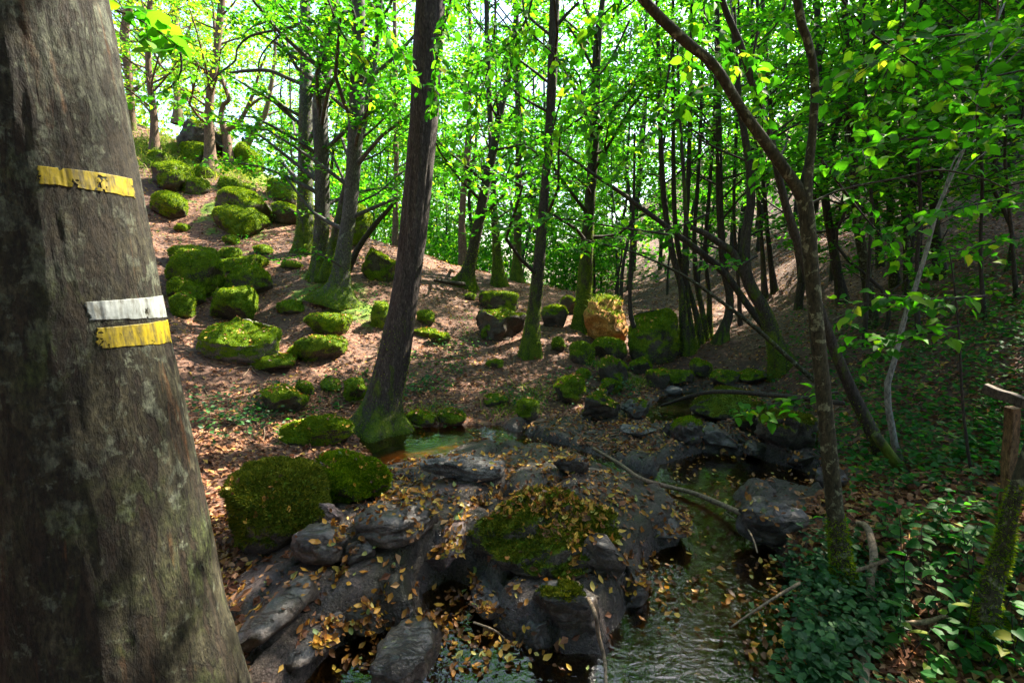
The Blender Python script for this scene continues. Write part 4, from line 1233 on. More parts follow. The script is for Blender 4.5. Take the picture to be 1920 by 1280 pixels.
tree([(334, 228, 24), (333, 190, 15), (329, 130, 14), (328, 60, 14), (330, 0, 13)], 'far mossy trunk on the ridge behind the two hilltop trunks', M_BARK_WARM, 22, 1.0, (.6, 2), .3, foliage=SPARSE, leafm=M_LEAF_GOLD, branches=[[(332, 150, 6), (345, 105, 6), (352, 60, 5), (375, 20, 3)]])
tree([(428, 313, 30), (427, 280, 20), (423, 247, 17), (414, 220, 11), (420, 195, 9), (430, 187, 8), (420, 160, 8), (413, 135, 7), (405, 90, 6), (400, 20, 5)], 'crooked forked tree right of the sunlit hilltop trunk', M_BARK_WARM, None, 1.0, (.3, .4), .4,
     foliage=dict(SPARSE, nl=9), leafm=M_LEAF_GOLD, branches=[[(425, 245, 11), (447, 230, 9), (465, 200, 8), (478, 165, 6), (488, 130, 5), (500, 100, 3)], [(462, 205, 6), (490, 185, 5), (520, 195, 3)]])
tree([(462, 272, 16), (478, 245, 12), (497, 213, 11), (506, 175, 9), (514, 120, 7), (516, 60, 6)], 'slanting mossy tree behind the skyline boulder', M_BARK_WARM, 20, 1.0, (.5, 1), .2, foliage=dict(SPARSE, nl=9), leafm=M_LEAF_GOLD, side_moss=.2)
tree([(552, 385, 8), (548, 320, 5), (545, 240, 4), (544, 160, 3)], 'very thin sapling left of the clump against bright sky', M_BARK_DARK, None, 1.5, (.1, .2), .2, foliage=dict(t0=.3, nl=10, length=1.4, leaf=.08, twigs=9, per=8), name='sapling', cat='sapling')

# --- trees on the right bank
tree([(1590, 1118, 66), (1582, 1085, 48), (1566, 960, 35), (1550, 800, 32), (1536, 660, 30), (1521, 500, 29), (1513, 410, 31), (1508, 365, 30), (1518, 300, 19), (1527, 200, 17), (1526, 130, 17), (1510, 60, 17), (1494, 0, 17)],
     'forked lichen spotted tree rising from ivy by the big pool', M_BARK_SPOT, None, 3, (.9, .35), .5, .12, 5,
     branches=[[(1506, 372, 30), (1490, 345, 25), (1440, 274, 23), (1390, 205, 21), (1340, 125, 20), (1290, 82, 20), (1240, 36, 20), (1200, -8, 19), (1150, -60, 17)],
               [(1516, 385, 7), (1560, 362, 5), (1610, 348, 5), (1690, 333, 5), (1760, 319, 5), (1840, 334, 4), (1890, 355, 4), (1960, 376, 3)]], nseg=24, rough=.04,
     foliage=dict(t0=.82, nl=10, length=1.5, leaf=.075, twigs=11, per=9), leafm=M_LEAF)
tree([(1690, 870, 18), (1677, 830, 14), (1665, 760, 13), (1664, 718, 13), (1676, 680, 11), (1690, 620, 11), (1702, 575, 10), (1716, 540, 10), (1740, 460, 9), (1758, 390, 8), (1778, 345, 7), (1808, 280, 5), (1830, 210, 4)],
     'pale grey crooked sapling among the herbs on the right bank', M_BARK_PALE, 3.7, 1.0, (.3, .3), .2, branches=[[(1765, 375, 4), (1790, 300, 3), (1830, 262, 2)], [(1810, 320, 3), (1842, 290, 2), (1880, 272, 2)]], name='sapling', cat='sapling', rough=.03,
     foliage=dict(t0=.75, nl=7, length=.8, leaf=.07, twigs=8, per=7))
tree([(1712, 950, 60), (1662, 870, 42), (1640, 820, 30), (1600, 740, 26), (1566, 660, 22), (1540, 590, 20), (1512, 510, 18), (1488, 430, 17), (1466, 360, 15), (1447, 267, 15), (1420, 187, 14), (1388, 83, 13), (1352, 0, 12)],
     'mossy trunk leaning left behind the forked tree', M_BARK_DARK, 4.0, 1.0, (.9, .7), .3, foliage=dict(t0=.5, nl=5, length=1.4, leaf=.08, twigs=10, per=8), side_moss=.15, nseg=18)
tree([(1790, 985, 46), (1730, 930, 34), (1680, 868, 26), (1642, 815, 20)], 'mossy fallen stem slanting down to the right behind the forked tree', M_BARK_DARK, 3.5, 0, (.6, 2), .1, name='fallen_tree', cat='dead tree', side_moss=.3)
tree([(1468, 690, 50), (1452, 640, 32), (1432, 580, 27), (1411, 545, 25), (1396, 500, 23), (1400, 430, 19), (1408, 380, 17), (1404, 300, 15), (1390, 220, 13), (1380, 120, 11), (1374, 0, 10)],
     'curved mossy tree with two stems on the far bank of the pool', M_BARK_DARK, None, 1.0, (.8, .8), .7, .2, 5,
     branches=[[(1408, 540, 20), (1388, 500, 18), (1372, 472, 16), (1348, 455, 14), (1318, 436, 12), (1296, 426, 10), (1286, 405, 9), (1284, 360, 8), (1280, 300, 7), (1274, 200, 5), (1270, 90, 4)]], foliage=dict(SPARSE, nl=9, twigs=14, t0=.45), side_moss=.22, nseg=18)
tree([(1535, 720, 12), (1500, 690, 10), (1430, 626, 9), (1392, 595, 8), (1353, 566, 7), (1300, 528, 6), (1257, 503, 5), (1215, 484, 4), (1180, 470, 4), (1130, 458, 3), (1060, 440, 2)],
     'long thin leaning sapling stretching left across the stream', M_BARK_SPOT, 5.6, 0, (.4, .5), .1, name='leaning_sapling', cat='sapling', rough=.03, side_moss=.1)
tree([(1500, 690, 18), (1440, 620, 14), (1411, 585, 14), (1361, 515, 13), (1310, 470, 12), (1272, 442, 11), (1240, 417, 10), (1206, 393, 9), (1173, 367, 8), (1140, 345, 7), (1107, 323, 6), (1047, 280, 4)],
     'mossy leaning stem reaching left above the long thin leaning sapling', M_BARK_DARK, 7.2, 0, (.4, 1), .1, name='leaning_sapling', cat='sapling', side_moss=.3)
tree([(1862, 1195, 84), (1850, 1150, 62), (1858, 1100, 46), (1878, 1040, 40), (1893, 960, 34), (1915, 890, 30), (1945, 800, 28), (1985, 690, 26)], 'short mossy trunk curving out of the frame at the lower right corner', M_BARK_SPOT, None, 3, (.8, .35), .4, .1, nseg=24, rough=.06)
tree([(1838, 960, 9), (1820, 880, 7), (1805, 760, 6), (1800, 660, 5), (1792, 560, 4), (1780, 470, 3)], 'thin brown upright shoot in front of the herbs left of the railing', M_BARK_DARK, 3.2, 0, (0, 1), .1, name='sapling', cat='sapling')
# coppice across the stream
COP = 'stems of the coppice at the stream bend'
for k, (pts, lab) in enumerate([
        ([(1290, 668, 34), (1281, 600, 16), (1278, 540, 13), (1262, 480, 12), (1248, 400, 11), (1240, 300, 10), (1236, 150, 8), (1232, 0, 7)], 'leftmost stem of the coppice, straight above the hanging bough'),
        ([(1300, 664, 26), (1292, 600, 14), (1284, 520, 12), (1286, 430, 10), (1292, 300, 9), (1296, 100, 8), (1298, 0, 7)], 'second coppice stem, almost vertical'),
        ([(1312, 662, 24), (1308, 600, 13), (1290, 540, 11), (1272, 470, 10), (1264, 380, 9), (1262, 200, 7), (1262, 0, 6)], 'coppice stem crossing behind to the left'),
        ([(1322, 655, 22), (1318, 590, 11), (1306, 530, 10), (1302, 440, 8), (1310, 320, 7), (1316, 160, 6), (1318, 0, 5)], 'thin right hand coppice stem'),
        ([(1328, 650, 18), (1330, 560, 9), (1322, 470, 8), (1330, 360, 7), (1340, 200, 6), (1344, 0, 5)], 'thinnest coppice stem on its right edge')]):
    tree(pts, lab, M_BARK_DARK, 8.4 + .12 * k, .8, (.9, .8), .5, foliage=dict(t0=.4, nl=9, length=1.6, leaf=.085, twigs=9, per=8), group=COP, name='coppice_stem', side_moss=.1,
         branches=[[(1284, 656, 16), (1257, 664, 15), (1232, 654, 13), (1206, 634, 11), (1188, 610, 10), (1181, 570, 8), (1183, 480, 7), (1188, 380, 6), (1190, 250, 4)]] if k == 0 else ())
tree([(1352, 640, 30), (1358, 615, 20), (1366, 590, 17), (1368, 550, 16), (1357, 500, 15), (1350, 400, 14), (1348, 280, 13), (1346, 120, 11), (1344, 0, 10)], 'dark trunk with curved foot right of the coppice', M_BARK_DARK, None, 1.0, (.7, .8), .5, foliage=SPARSE, side_moss=.1)
for pts, lab in [
        ([(1580, 568, 28), (1572, 520, 20), (1560, 450, 18), (1548, 380, 16), (1541, 280, 15), (1536, 150, 13), (1532, 0, 12)], 'dark trunk right of the sunny slope behind the forked tree'),
        ([(1636, 612, 30), (1630, 560, 22), (1616, 470, 20), (1606, 400, 19), (1600, 300, 18), (1590, 180, 15), (1584, 0, 13)], 'lichened trunk on the slope between the forked tree and the pale sapling'),
        ([(1678, 536, 24), (1674, 480, 15), (1669, 420, 14), (1666, 300, 13), (1660, 100, 11), (1658, 0, 10)], 'mid slope trunk, first right of the lichened one'),
        ([(1704, 540, 22), (1700, 480, 13), (1694, 380, 12), (1690, 250, 11), (1686, 0, 9)], 'mid slope trunk, second right of the lichened one'),
        ([(1764, 520, 30), (1756, 460, 22), (1752, 380, 19), (1762, 250, 20), (1774, 150, 18), (1782, 0, 16)], 'thick trunk on the slope behind the pale sapling'),
        ([(1652, 500, 20), (1646, 440, 13), (1640, 340, 12), (1636, 0, 9)], 'thin trunk just left of the mid slope pair'),
        ([(1508, 536, 22), (1498, 480, 14), (1484, 430, 13), (1470, 380, 12), (1455, 300, 11), (1440, 150, 9), (1430, 0, 8)], 'dark trunk leaning left on the sunny slope behind the fork'),
        ([(1452, 548, 16), (1444, 480, 10), (1436, 400, 9), (1426, 250, 8), (1420, 0, 7)], 'thin trunk at the left end of the sunny slope'),
        ([(1434, 560, 14), (1430, 480, 9), (1422, 380, 8), (1414, 200, 7), (1410, 0, 6)], 'thinner trunk left of the one at the end of the sunny slope'),
        ([(1872, 340, 24), (1864, 270, 17), (1858, 180, 16), (1850, 60, 14), (1848, 0, 13)], 'tall dark trunk high on the slope at the right edge'),
        ([(1812, 360, 20), (1806, 280, 14), (1800, 150, 12), (1797, 0, 11)], 'trunk high on the slope left of the right edge one'),
        ([(1904, 300, 20), (1900, 220, 14), (1896, 100, 12), (1894, 0, 11)], 'rightmost trunk high on the slope')]:
    tree(pts, lab, M_BARK_DARK if 'lichened' not in lab else M_BARK_SPOT, None, 1.5, (.5, 1.2), .5, foliage=dict(t0=.2, nl=14 if 'lichened' in lab else 22, length=2.0, leaf=.10, twigs=14, per=9), side_moss=.05)

for pts, lab in [
        ([(1722, 640, 12), (1718, 520, 9), (1726, 380, 8), (1716, 240, 7), (1722, 90, 6), (1730, -40, 5)], 'thin leafy young tree rising behind the flat leaf spray on the right bank'),
        ([(1846, 600, 11), (1838, 480, 8), (1842, 330, 7), (1830, 180, 6), (1836, 30, 5)], 'thin leafy young tree on the shaded slope near the right edge'),
        ([(1905, 560, 11), (1896, 430, 8), (1884, 300, 7), (1890, 150, 6), (1880, 0, 5)], 'thin leafy young tree closest to the right edge'),
        ([(1620, 650, 11), (1626, 540, 8), (1634, 400, 7), (1628, 260, 6), (1620, 100, 5), (1622, 0, 5)], 'thin leafy young tree just right of the leaning mossy trunk'),
        ([(1388, 610, 10), (1384, 520, 7), (1376, 400, 6), (1380, 260, 6), (1388, 120, 5), (1384, 0, 4)], 'thin leafy young tree left of the curved mossy tree')]:
    tree(pts, lab, M_BARK_DARK, None, 1.5, (.3, .6), .3, foliage=dict(t0=.30, nl=16, length=1.5, leaf=.085, twigs=13, per=9), name='young_tree', cat='tree', rise=(-.05, .4))

# --- slender background trees: a few of a kind, then copied
def slender(seed, H, r0, t0, nl, length, leafm, leaf=.12, twigs=19, per=9):
    r = np.random.default_rng(seed)
    k = 7
    ax = np.column_stack([np.cumsum(r.normal(scale=.14, size=k)), np.cumsum(r.normal(scale=.14, size=k)), np.linspace(-.2, H, k)])
    ax[:2, :2] = 0
    rad = r0 * np.linspace(1, .18, k)
    root = link('slender_tree', None)
    V, F, F2, h = tube(ax, rad, 8, 22, seed, .05, .5, .25)
    link('trunk', mesh_data('trunk', V, [F, F2], M_BARK_DARK, True, dict(moss=.6 * np.exp(-h / 1.2) + .05)), root)
    limbs, V, F = crown(ax, rad, t0, nl, length, leaf, twigs, per, seed)
    link('twigs', limbs.mesh('twigs', M_BARK_DARK), root, kind='stuff')
    link('foliage', mesh_data('foliage', V, F, leafm, False), root, kind='stuff')
    return root
PROTO = [slender(11, 12, .085, .16, 30, 2.0, M_LEAF), slender(12, 10, .065, .14, 30, 1.7, M_LEAF), slender(13, 14, .11, .2, 34, 2.3, M_LEAF),
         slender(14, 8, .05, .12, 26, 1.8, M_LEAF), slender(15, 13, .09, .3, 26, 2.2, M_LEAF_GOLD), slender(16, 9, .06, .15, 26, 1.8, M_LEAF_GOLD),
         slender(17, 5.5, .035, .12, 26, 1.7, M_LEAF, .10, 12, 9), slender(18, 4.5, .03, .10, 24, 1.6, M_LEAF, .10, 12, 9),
         slender(19, 11, .12, .28, 42, 3.6, M_LEAF_DEEP, .26, 20, 9)]  # last one: dense big-leaved crown, shaped to block sky light
used_p = set()
ORD = 'first second third fourth fifth sixth seventh eighth ninth tenth eleventh twelfth thirteenth fourteenth fifteenth sixteenth seventeenth eighteenth nineteenth twentieth'.split()
ORD += ['twenty-' + q for q in ORD[:9]]
def ordinal_labels(obs, text):
    q = sorted(obs, key=lambda o: to_px(np.array(o.location))[0][0])
    for i, o in enumerate(q):
        o['label'] = (ORD[i] + ' from the left of the ' + text) if i else ('leftmost of the ' + text)
def put(kind, x, y, rz, sc, label, group):
    p = PROTO[kind]
    loc = (x, y, ground(x, y)[0] - .05)
    r = np.random.default_rng(int(abs(x * 100 + y * 1000)))
    if kind not in used_p:
        used_p.add(kind)
        o = p
        o.location = loc
        o.rotation_euler = (0, 0, rz)
        o.scale = (sc,) * 3
    else:
        o = copy_tree(p, loc, rz, sc, tuple(r.normal(scale=.03, size=2)))
    return tag(o, label, 'tree', group)
r_ = np.random.default_rng(99)
taken = []
# glades: sunlit spots keep the line towards the sun free of the densest crowns
GLADES = [(1.9, 9.0, 1.8), (-.8, 8.4, 1.6), (-4.2, 7.4, 1.0), (7.6, 12.0, 1.6), (-9, 17, 2.0), (-5.5, 11, 1.0), (-1.2, 6.9, .8)]
def in_sun_lane(x, y):
    u = np.array([math.sin(SUN_AZ), math.cos(SUN_AZ)])
    for gx, gy, w in GLADES:
        v = np.array([x - gx, y - gy])
        a = v @ u
        if -1 < a < 16 and abs(v[0] * u[1] - v[1] * u[0]) < w:
            return True
    return False

def scatter(n, xr, yr, kinds, label, group, mind=1.0, test=None, sc=(.8, 1.2)):
    c, tries, made = 0, 0, []
    while c < n and tries < 5000:
        tries += 1
        y = r_.uniform(*yr)
        px = r_.uniform(*xr)
        x = (px - 960) / FPX * y
        if any((x - a) ** 2 + (y - b) ** 2 < mind ** 2 for a, b in taken):
            continue
        if test and not test(x, y):
            continue
        if in_sun_lane(x, y):
            continue
        taken.append((x, y))
        made.append(put(kinds[c % len(kinds)], x, y, r_.uniform(0, 6.28), r_.uniform(*sc), label, group))
        c += 1
    ordinal_labels(made, label)
scatter(21, (1380, 2000), (9.5, 17), [0, 1, 2, 3], 'slender trees on the near right slope', 'slender trees on the near right slope', 1.3)
scatter(24, (1290, 2150), (17, 27), [0, 2, 1, 4], 'slender trees higher up the right slope', 'slender trees higher on the right slope', 1.3, None, (.9, 1.4))
scatter(16, (1080, 1400), (15, 26), [0, 1, 2, 3], 'slender trees in the ravine behind the coppice', 'slender trees in the ravine', 1.2, lambda x, y: x > .15 * y)
scatter(16, (820, 1130), (18, 32), [1, 3, 0, 5], 'slender trees behind the crest of the path', 'slender trees behind the crest', 1.6)
scatter(12, (520, 830), (22, 36), [5, 3, 1], 'slender sunlit trees beyond the left skyline', 'slender trees beyond the left skyline', 2.2)
scatter(9, (180, 520), (24, 36), [5, 4], 'golden green trees beyond the hilltop', 'slender trees beyond the hilltop', 2.4)

scatter(5, (1640, 1990), (6.5, 10), [6, 7], 'leafy shrubs on the shaded right bank', 'understorey shrubs on the right bank', 1.0)
scatter(6, (1130, 1420), (10.5, 15), [6, 7], 'leafy shrubs beyond the coppice', 'understorey shrubs in the ravine', 1.0, lambda x, y: x > .2 * y)

rb = np.random.default_rng(41)
for k in range(36):               # unseen wood behind and beside the viewpoint, crowns made dense to block sky light
    a = math.radians(108 + 152 * (k + rb.uniform(.2, .8)) / 28)
    d = rb.uniform(4.0, 5.5) if k % 2 else rb.uniform(7.5, 12)
    x, y = d * math.sin(a), d * math.cos(a)
    y -= 1.0
    if k >= 28:
        x, y = -6.0 - (k - 28) % 4 * 1.2, -1.5 + (k - 28) * .75
    put(8, x, y, rb.uniform(0, 6.28), rb.uniform(.8, 1.15), 'unseen broad leafy tree standing behind the viewpoint, added to block sky light', 'unseen trees added behind the viewpoint')

ordinal_labels([put(k % 3, x, y, 1.3 * k, 1.0, '', 'slender trees added past the right edge') for k, (x, y) in enumerate([(6.4, 5.2), (5.5, 4.3), (8.3, 5.0), (7.6, 6.3)])], 'slender trees added past the right edge to shade the herb bank')  # added to shade the herb bank; their trunks stand out of view
# ---------------------------------------------------------------- overhanging leafy branches, each leaf its own part
LEAF_VAR = []
for k in range(4):
    V, F = leaf_geo([[0, 0, 0]], [[0, 1, 0]], [[0, 0, 1]], 1.0, 'broad', .62 + .05 * (k % 2), .10 + .05 * (k % 3), .08 * k)
    rr = np.random.default_rng(k)
    V = V + rr.normal(scale=.02, size=V.shape)
    LEAF_VAR.append((V, F))
LEAF_MESH = {}
def leaf_mesh(k, mat):
    key = (k, mat.name)
    if key not in LEAF_MESH:
        LEAF_MESH[key] = mesh_data('leaf', LEAF_VAR[k][0], LEAF_VAR[k][1], mat, True)
    return LEAF_MESH[key]

def leaf_parts(root, base, P, D, N, S, mat, r, name='leaf'):
    D = unit(D)
    W = unit(np.cross(D, N))
    N = np.cross(W, D)
    for i in range(len(P)):
        o = bpy.data.objects.new(name, leaf_mesh(int(r.integers(4)), mat))
        COL.objects.link(o)
        o.parent = root
        s = S[i]
        p = P[i] - base
        o.matrix_basis = Matrix(((W[i, 0] * s, D[i, 0] * s, N[i, 0] * s, p[0]), (W[i, 1] * s, D[i, 1] * s, N[i, 1] * s, p[1]), (W[i, 2] * s, D[i, 2] * s, N[i, 2] * s, p[2]), (0, 0, 0, 1)))

BR_NO = [0]
def leafy_branch(pts, label, twigs, per, leaf, mat=None, w=5, hang=.25, tl=.28, t0=.1, side=1.0, group=None, jitter=.5):
    BR_NO[0] += 1
    r = np.random.default_rng(900 + BR_NO[0])
    mat = mat or M_LEAF_NEAR
    P = np.array([at(*q) for q in pts])
    base = P[0]
    root = thing('overhanging_branch', label, 'branch', base, group)
    rad = np.linspace(metres(w, P[0]) / 2, .0018, len(P))
    V, F, F2, h = tube(P, rad, 6, len(P) * 6, BR_NO[0], .05)
    tm = Mix().add(V, F, F2, moss=0)
    C = catmull(P, 40)
    t = t0 + (1 - t0) * (np.arange(twigs) + r.random(twigs)) / twigs
    i = np.clip((t * 39).astype(int), 0, 38)
    S = C[i]
    fwd = unit(C[i + 1] - C[i])
    sd_ = unit(np.cross(fwd, [0, 0, 1.0]) + 1e-6)
    sg = np.where(np.arange(twigs) % 2 == 0, 1, -1)[:, None] * side
    T = fwd * .75 + sd_ * sg * r.uniform(.4, 1.0, (twigs, 1)) + r.normal(scale=.25, size=(twigs, 3))
    T[:, 2] -= hang
    T = unit(T)
    L = tl * r.uniform(.6, 1.3, twigs)
    for s_, t_, l_ in zip(S, T, L):
        V2, F3, F4, _ = tube(np.array([s_, s_ + t_ * l_ * .55, s_ + t_ * l_ - np.array([0, 0, .06 * l_])]), [.0022, .0016, .0008], 4, 4, 1, 0)
        tm.add(V2, F3, F4, moss=0)
    link('twig', tm.mesh('twig', M_BARK_DARK, base), root)
    A, D, N = sprays(S, T, L, per, leaf, r, .5, .1, jitter)
    leaf_parts(root, base, A, D, N, leaf * r.uniform(.55, 1.25, len(A)), mat, r)
    return root

leafy_branch([(860, -60, 3.4), (838, 30, 3.4), (818, 120, 3.4), (812, 200, 3.4)], 'hanging sprig of bright heart shaped leaves in front of the rugged trunk', 13, 6, .062, hang=.5, tl=.17)
leafy_branch([(660, -50, 3.7), (705, 20, 3.7), (745, 80, 3.7), (770, 130, 3.7)], 'leafy branch between the clump and the rugged trunk at the top edge', 13, 6, .066, hang=.35, tl=.24)
leafy_branch([(1010, -50, 3.5), (985, 40, 3.5), (945, 90, 3.5), (880, 125, 3.5)], 'leafy branch arching left from the top edge, right of the rugged trunk', 15, 6, .066, hang=.3, tl=.26)
leafy_branch([(975, -50, 3.6), (990, 50, 3.6), (1040, 105, 3.6), (1085, 180, 3.6), (1120, 260, 3.6)], 'thin arching branch with yellow green leaves between the two slim trunks', 14, 5, .062, hang=.4, tl=.2)
leafy_branch([(970, 20, 3.9), (968, 110, 3.9), (975, 190, 3.9), (985, 280, 3.9)], 'long hanging twig of leaves in front of the crest trunks', 13, 6, .062, hang=.5, tl=.18)
leafy_branch([(1060, 150, 4.2), (1045, 210, 4.2), (1030, 270, 4.2), (1020, 300, 4.2)], 'small hanging sprig in front of the slim dark trunk', 8, 5, .062, hang=.5, tl=.16)
leafy_branch([(1345, -50, 2.9), (1320, 20, 2.9), (1360, 80, 2.9), (1430, 130, 2.9)], 'leafy branch with large leaves at the top edge over the left fork', 12, 6, .066, tl=.24)
leafy_branch([(1210, -50, 3.3), (1160, 0, 3.3), (1120, 40, 3.3), (1105, 70, 3.3)], 'dark leafy tuft at the top edge beside the ivy hung trunk', 7, 5, .075, M_LEAF_NEAR, tl=.18)
leafy_branch([(1300, 90, 3.2), (1290, 130, 3.2), (1300, 170, 3.2), (1280, 200, 3.2)], 'drooping leaf cluster under the left fork of the spotted tree', 7, 5, .075, tl=.16)
leafy_branch([(1540, -60, 2.6), (1610, 40, 2.6), (1700, 110, 2.6), (1790, 165, 2.6), (1870, 230, 2.6)], 'long leafy branch slanting down right from the top edge', 18, 7, .062, tl=.28, hang=.15)
leafy_branch([(1990, 20, 2.5), (1880, 60, 2.5), (1760, 70, 2.5), (1640, 110, 2.5), (1570, 140, 2.5)], 'leafy branch reaching in from the top right corner', 18, 7, .062, tl=.28, hang=.15)
leafy_branch([(1990, 210, 2.7), (1880, 240, 2.7), (1760, 255, 2.7), (1650, 270, 2.7), (1570, 300, 2.7)], 'layered leafy branch from the right edge above the thin bare branch', 18, 7, .062, tl=.30, hang=.1)
leafy_branch([(1990, 330, 3.1), (1890, 370, 3.1), (1800, 390, 3.1), (1730, 420, 3.1)], 'leafy branch from the right edge just below the thin bare branch', 12, 6, .07, tl=.26, hang=.1)
leafy_branch([(1420, 60, 3.4), (1410, 140, 3.4), (1430, 220, 3.4), (1420, 330, 3.4)], 'hanging leafy twig between the two forks of the spotted tree', 12, 5, .07, tl=.22, hang=.4)
leafy_branch([(1850, 555, 3.0), (1770, 560, 3.0), (1680, 562, 3.0), (1600, 572, 3.0)], 'flat spray of green leaves at knee height in front of the pale sapling', 16, 6, .075, tl=.25, hang=.05, jitter=.3)
leafy_branch([(1800, 610, 3.0), (1740, 625, 3.0), (1680, 640, 3.0), (1640, 655, 3.0)], 'lower flat spray of leaves just under the other one by the pale sapling', 10, 6, .075, tl=.22, hang=.05, jitter=.3)
leafy_branch([(1570, 735, 3.3), (1510, 745, 3.3), (1450, 757, 3.3), (1400, 770, 3.3)], 'flat spray of leaves left of the forked trunk over the dark boulders', 11, 6, .07, tl=.2, hang=.05, jitter=.3)
leafy_branch([(1255, 440, 4.7), (1150, 425, 4.7), (1040, 410, 4.7), (940, 430, 4.7)], 'wide horizontal spray of leaves in front of the slim dark trunk', 18, 6, .075, tl=.32, hang=.08, jitter=.3)
leafy_branch([(1330, 400, 5.0), (1270, 425, 5.0), (1200, 440, 5.0), (1120, 450, 5.0), (1060, 470, 5.0)], 'horizontal spray of leaves below it in front of the ivy hung trunk', 14, 6, .075, tl=.3, hang=.08, jitter=.3)
leafy_branch([(1420, 480, 5.0), (1380, 500, 5.0), (1340, 500, 5.0), (1290, 480, 5.0)], 'small leaf spray on the long leaning sapling before the curved mossy tree', 8, 5, .07, tl=.24, hang=.08)
leafy_branch([(170, 0, 2.1), (225, 22, 2.1), (265, 40, 2.1), (305, 65, 2.1)], 'dark leaves poking out from behind the blazed trunk at the top', 7, 5, .08, M_LEAF_NEAR, tl=.13, hang=.15)
leafy_branch([(640, 500, 8.8), (600, 478, 8.8), (560, 478, 8.8), (515, 492, 8.8)], 'fine spray of light green leaves at the foot of the clump', 12, 6, .075, tl=.4, hang=.05, jitter=.25)

leafy_branch([(600, -40, 5.0), (640, 60, 5.0), (690, 130, 5.0), (730, 200, 5.0)], 'leafy branch across the clump trunks near the top', 14, 6, .075, hang=.3, tl=.36)
leafy_branch([(930, -40, 5.0), (925, 80, 5.0), (900, 180, 5.0), (860, 260, 5.0)], 'drooping leafy branch just right of the rugged trunk', 15, 6, .075, hang=.35, tl=.36)
leafy_branch([(1180, 40, 5.2), (1140, 120, 5.2), (1080, 190, 5.2), (1050, 240, 5.2)], 'leafy branch across the ivy hung trunk near the top', 14, 6, .075, hang=.3, tl=.36)
leafy_branch([(1260, 100, 5.0), (1240, 200, 5.0), (1200, 270, 5.0), (1150, 320, 5.0)], 'drooping leafy branch right of the ivy hung trunk', 14, 6, .075, hang=.3, tl=.36)
leafy_branch([(1480, -40, 4.2), (1460, 40, 4.2), (1390, 100, 4.2), (1300, 130, 4.2)], 'leafy branch behind the left fork of the spotted tree', 14, 6, .075, hang=.25, tl=.32)
leafy_branch([(1700, -40, 3.6), (1690, 60, 3.6), (1650, 160, 3.6), (1600, 240, 3.6)], 'drooping leafy branch right of the upright fork of the spotted tree', 15, 6, .075, hang=.3, tl=.3)
leafy_branch([(1980, 120, 3.6), (1880, 140, 3.6), (1790, 160, 3.6), (1690, 200, 3.6)], 'second leafy branch from the right edge, high above the bare branch', 16, 6, .075, hang=.15, tl=.3)
leafy_branch([(1540, 300, 4.0), (1600, 380, 4.0), (1650, 440, 4.0), (1690, 480, 4.0)], 'low leafy branch sloping down right below the fork of the spotted tree', 12, 6, .075, hang=.2, tl=.3)
leafy_branch([(1980, 440, 3.8), (1890, 450, 3.8), (1810, 470, 3.8), (1740, 500, 3.8)], 'lowest leafy branch from the right edge over the herb slope', 12, 6, .075, hang=.15, tl=.28)
leafy_branch([(330, 60, 6.5), (340, 130, 6.5), (310, 170, 6.5), (260, 180, 6.5)], 'dark green leafy branch beside the blazed trunk in front of the hilltop', 12, 6, .08, hang=.15, tl=.42)

# ---------------------------------------------------------------- wooden railing at the right edge
rail_a, rail_b = at(1842, 727, 2.75), at(1990, 778, 2.45)
base = place(1900, 905)
pb = at(1899, 905, 2.66)
base = np.array([pb[0], pb[1], ground(pb[0], pb[1])[0]])
rail = thing('wooden_railing', 'weathered wooden railing with one post at the right edge', 'railing', base)
def plank(a, b, w, h, up=(0, 0, 1)):
    a, b = np.asarray(a, float), np.asarray(b, float)
    t = unit(b - a)
    s = unit(np.cross(t, up))
    u = np.cross(s, t)
    k = 9
    V = []
    rr = np.random.default_rng(3)
    for i in range(k):
        c = a + (b - a) * i / (k - 1) + rr.normal(scale=.0025, size=3)
        for q in ((-.5, -.42), (-.42, -.5), (.42, -.5), (.5, -.42), (.5, .42), (.42, .5), (-.42, .5), (-.5, .42)):
            V.append(c + s * q[0] * w + u * q[1] * h)
    F = [[i * 8 + j, i * 8 + (j + 1) % 8, (i + 1) * 8 + (j + 1) % 8, (i + 1) * 8 + j] for i in range(k - 1) for j in range(8)]
    return np.array(V), [np.array(F), np.array([list(range(7, -1, -1)), [(k - 1) * 8 + j for j in range(8)]])]
M_RAIL = bark_material('weathered_rail_wood', [(.3, (.035, .028, .022)), (.5, (.075, .060, .047)), (.7, (.13, .11, .085))], (14, 3, 14), .3, .004)
M_POST = bark_material('brown_post_wood', [(.3, (.08, .048, .022)), (.5, (.15, .095, .048)), (.7, (.22, .15, .08))], (30, 30, 3), .4, .004)
V, F = plank(rail_a, rail_b, .052, .055)
link('rail', mesh_data('rail', V - base, F, M_RAIL, False, dict(moss=np.full(len(V), .0))), rail)
pt = at(1899, 762, 2.66)
V, F = plank([base[0], base[1], base[2] - .1], [pt[0], pt[1], pt[2] - .01], .05, .055, (0, 1, 0))
link('post', mesh_data('post', V - base, F, M_POST, False, dict(moss=np.full(len(V), .0))), rail)

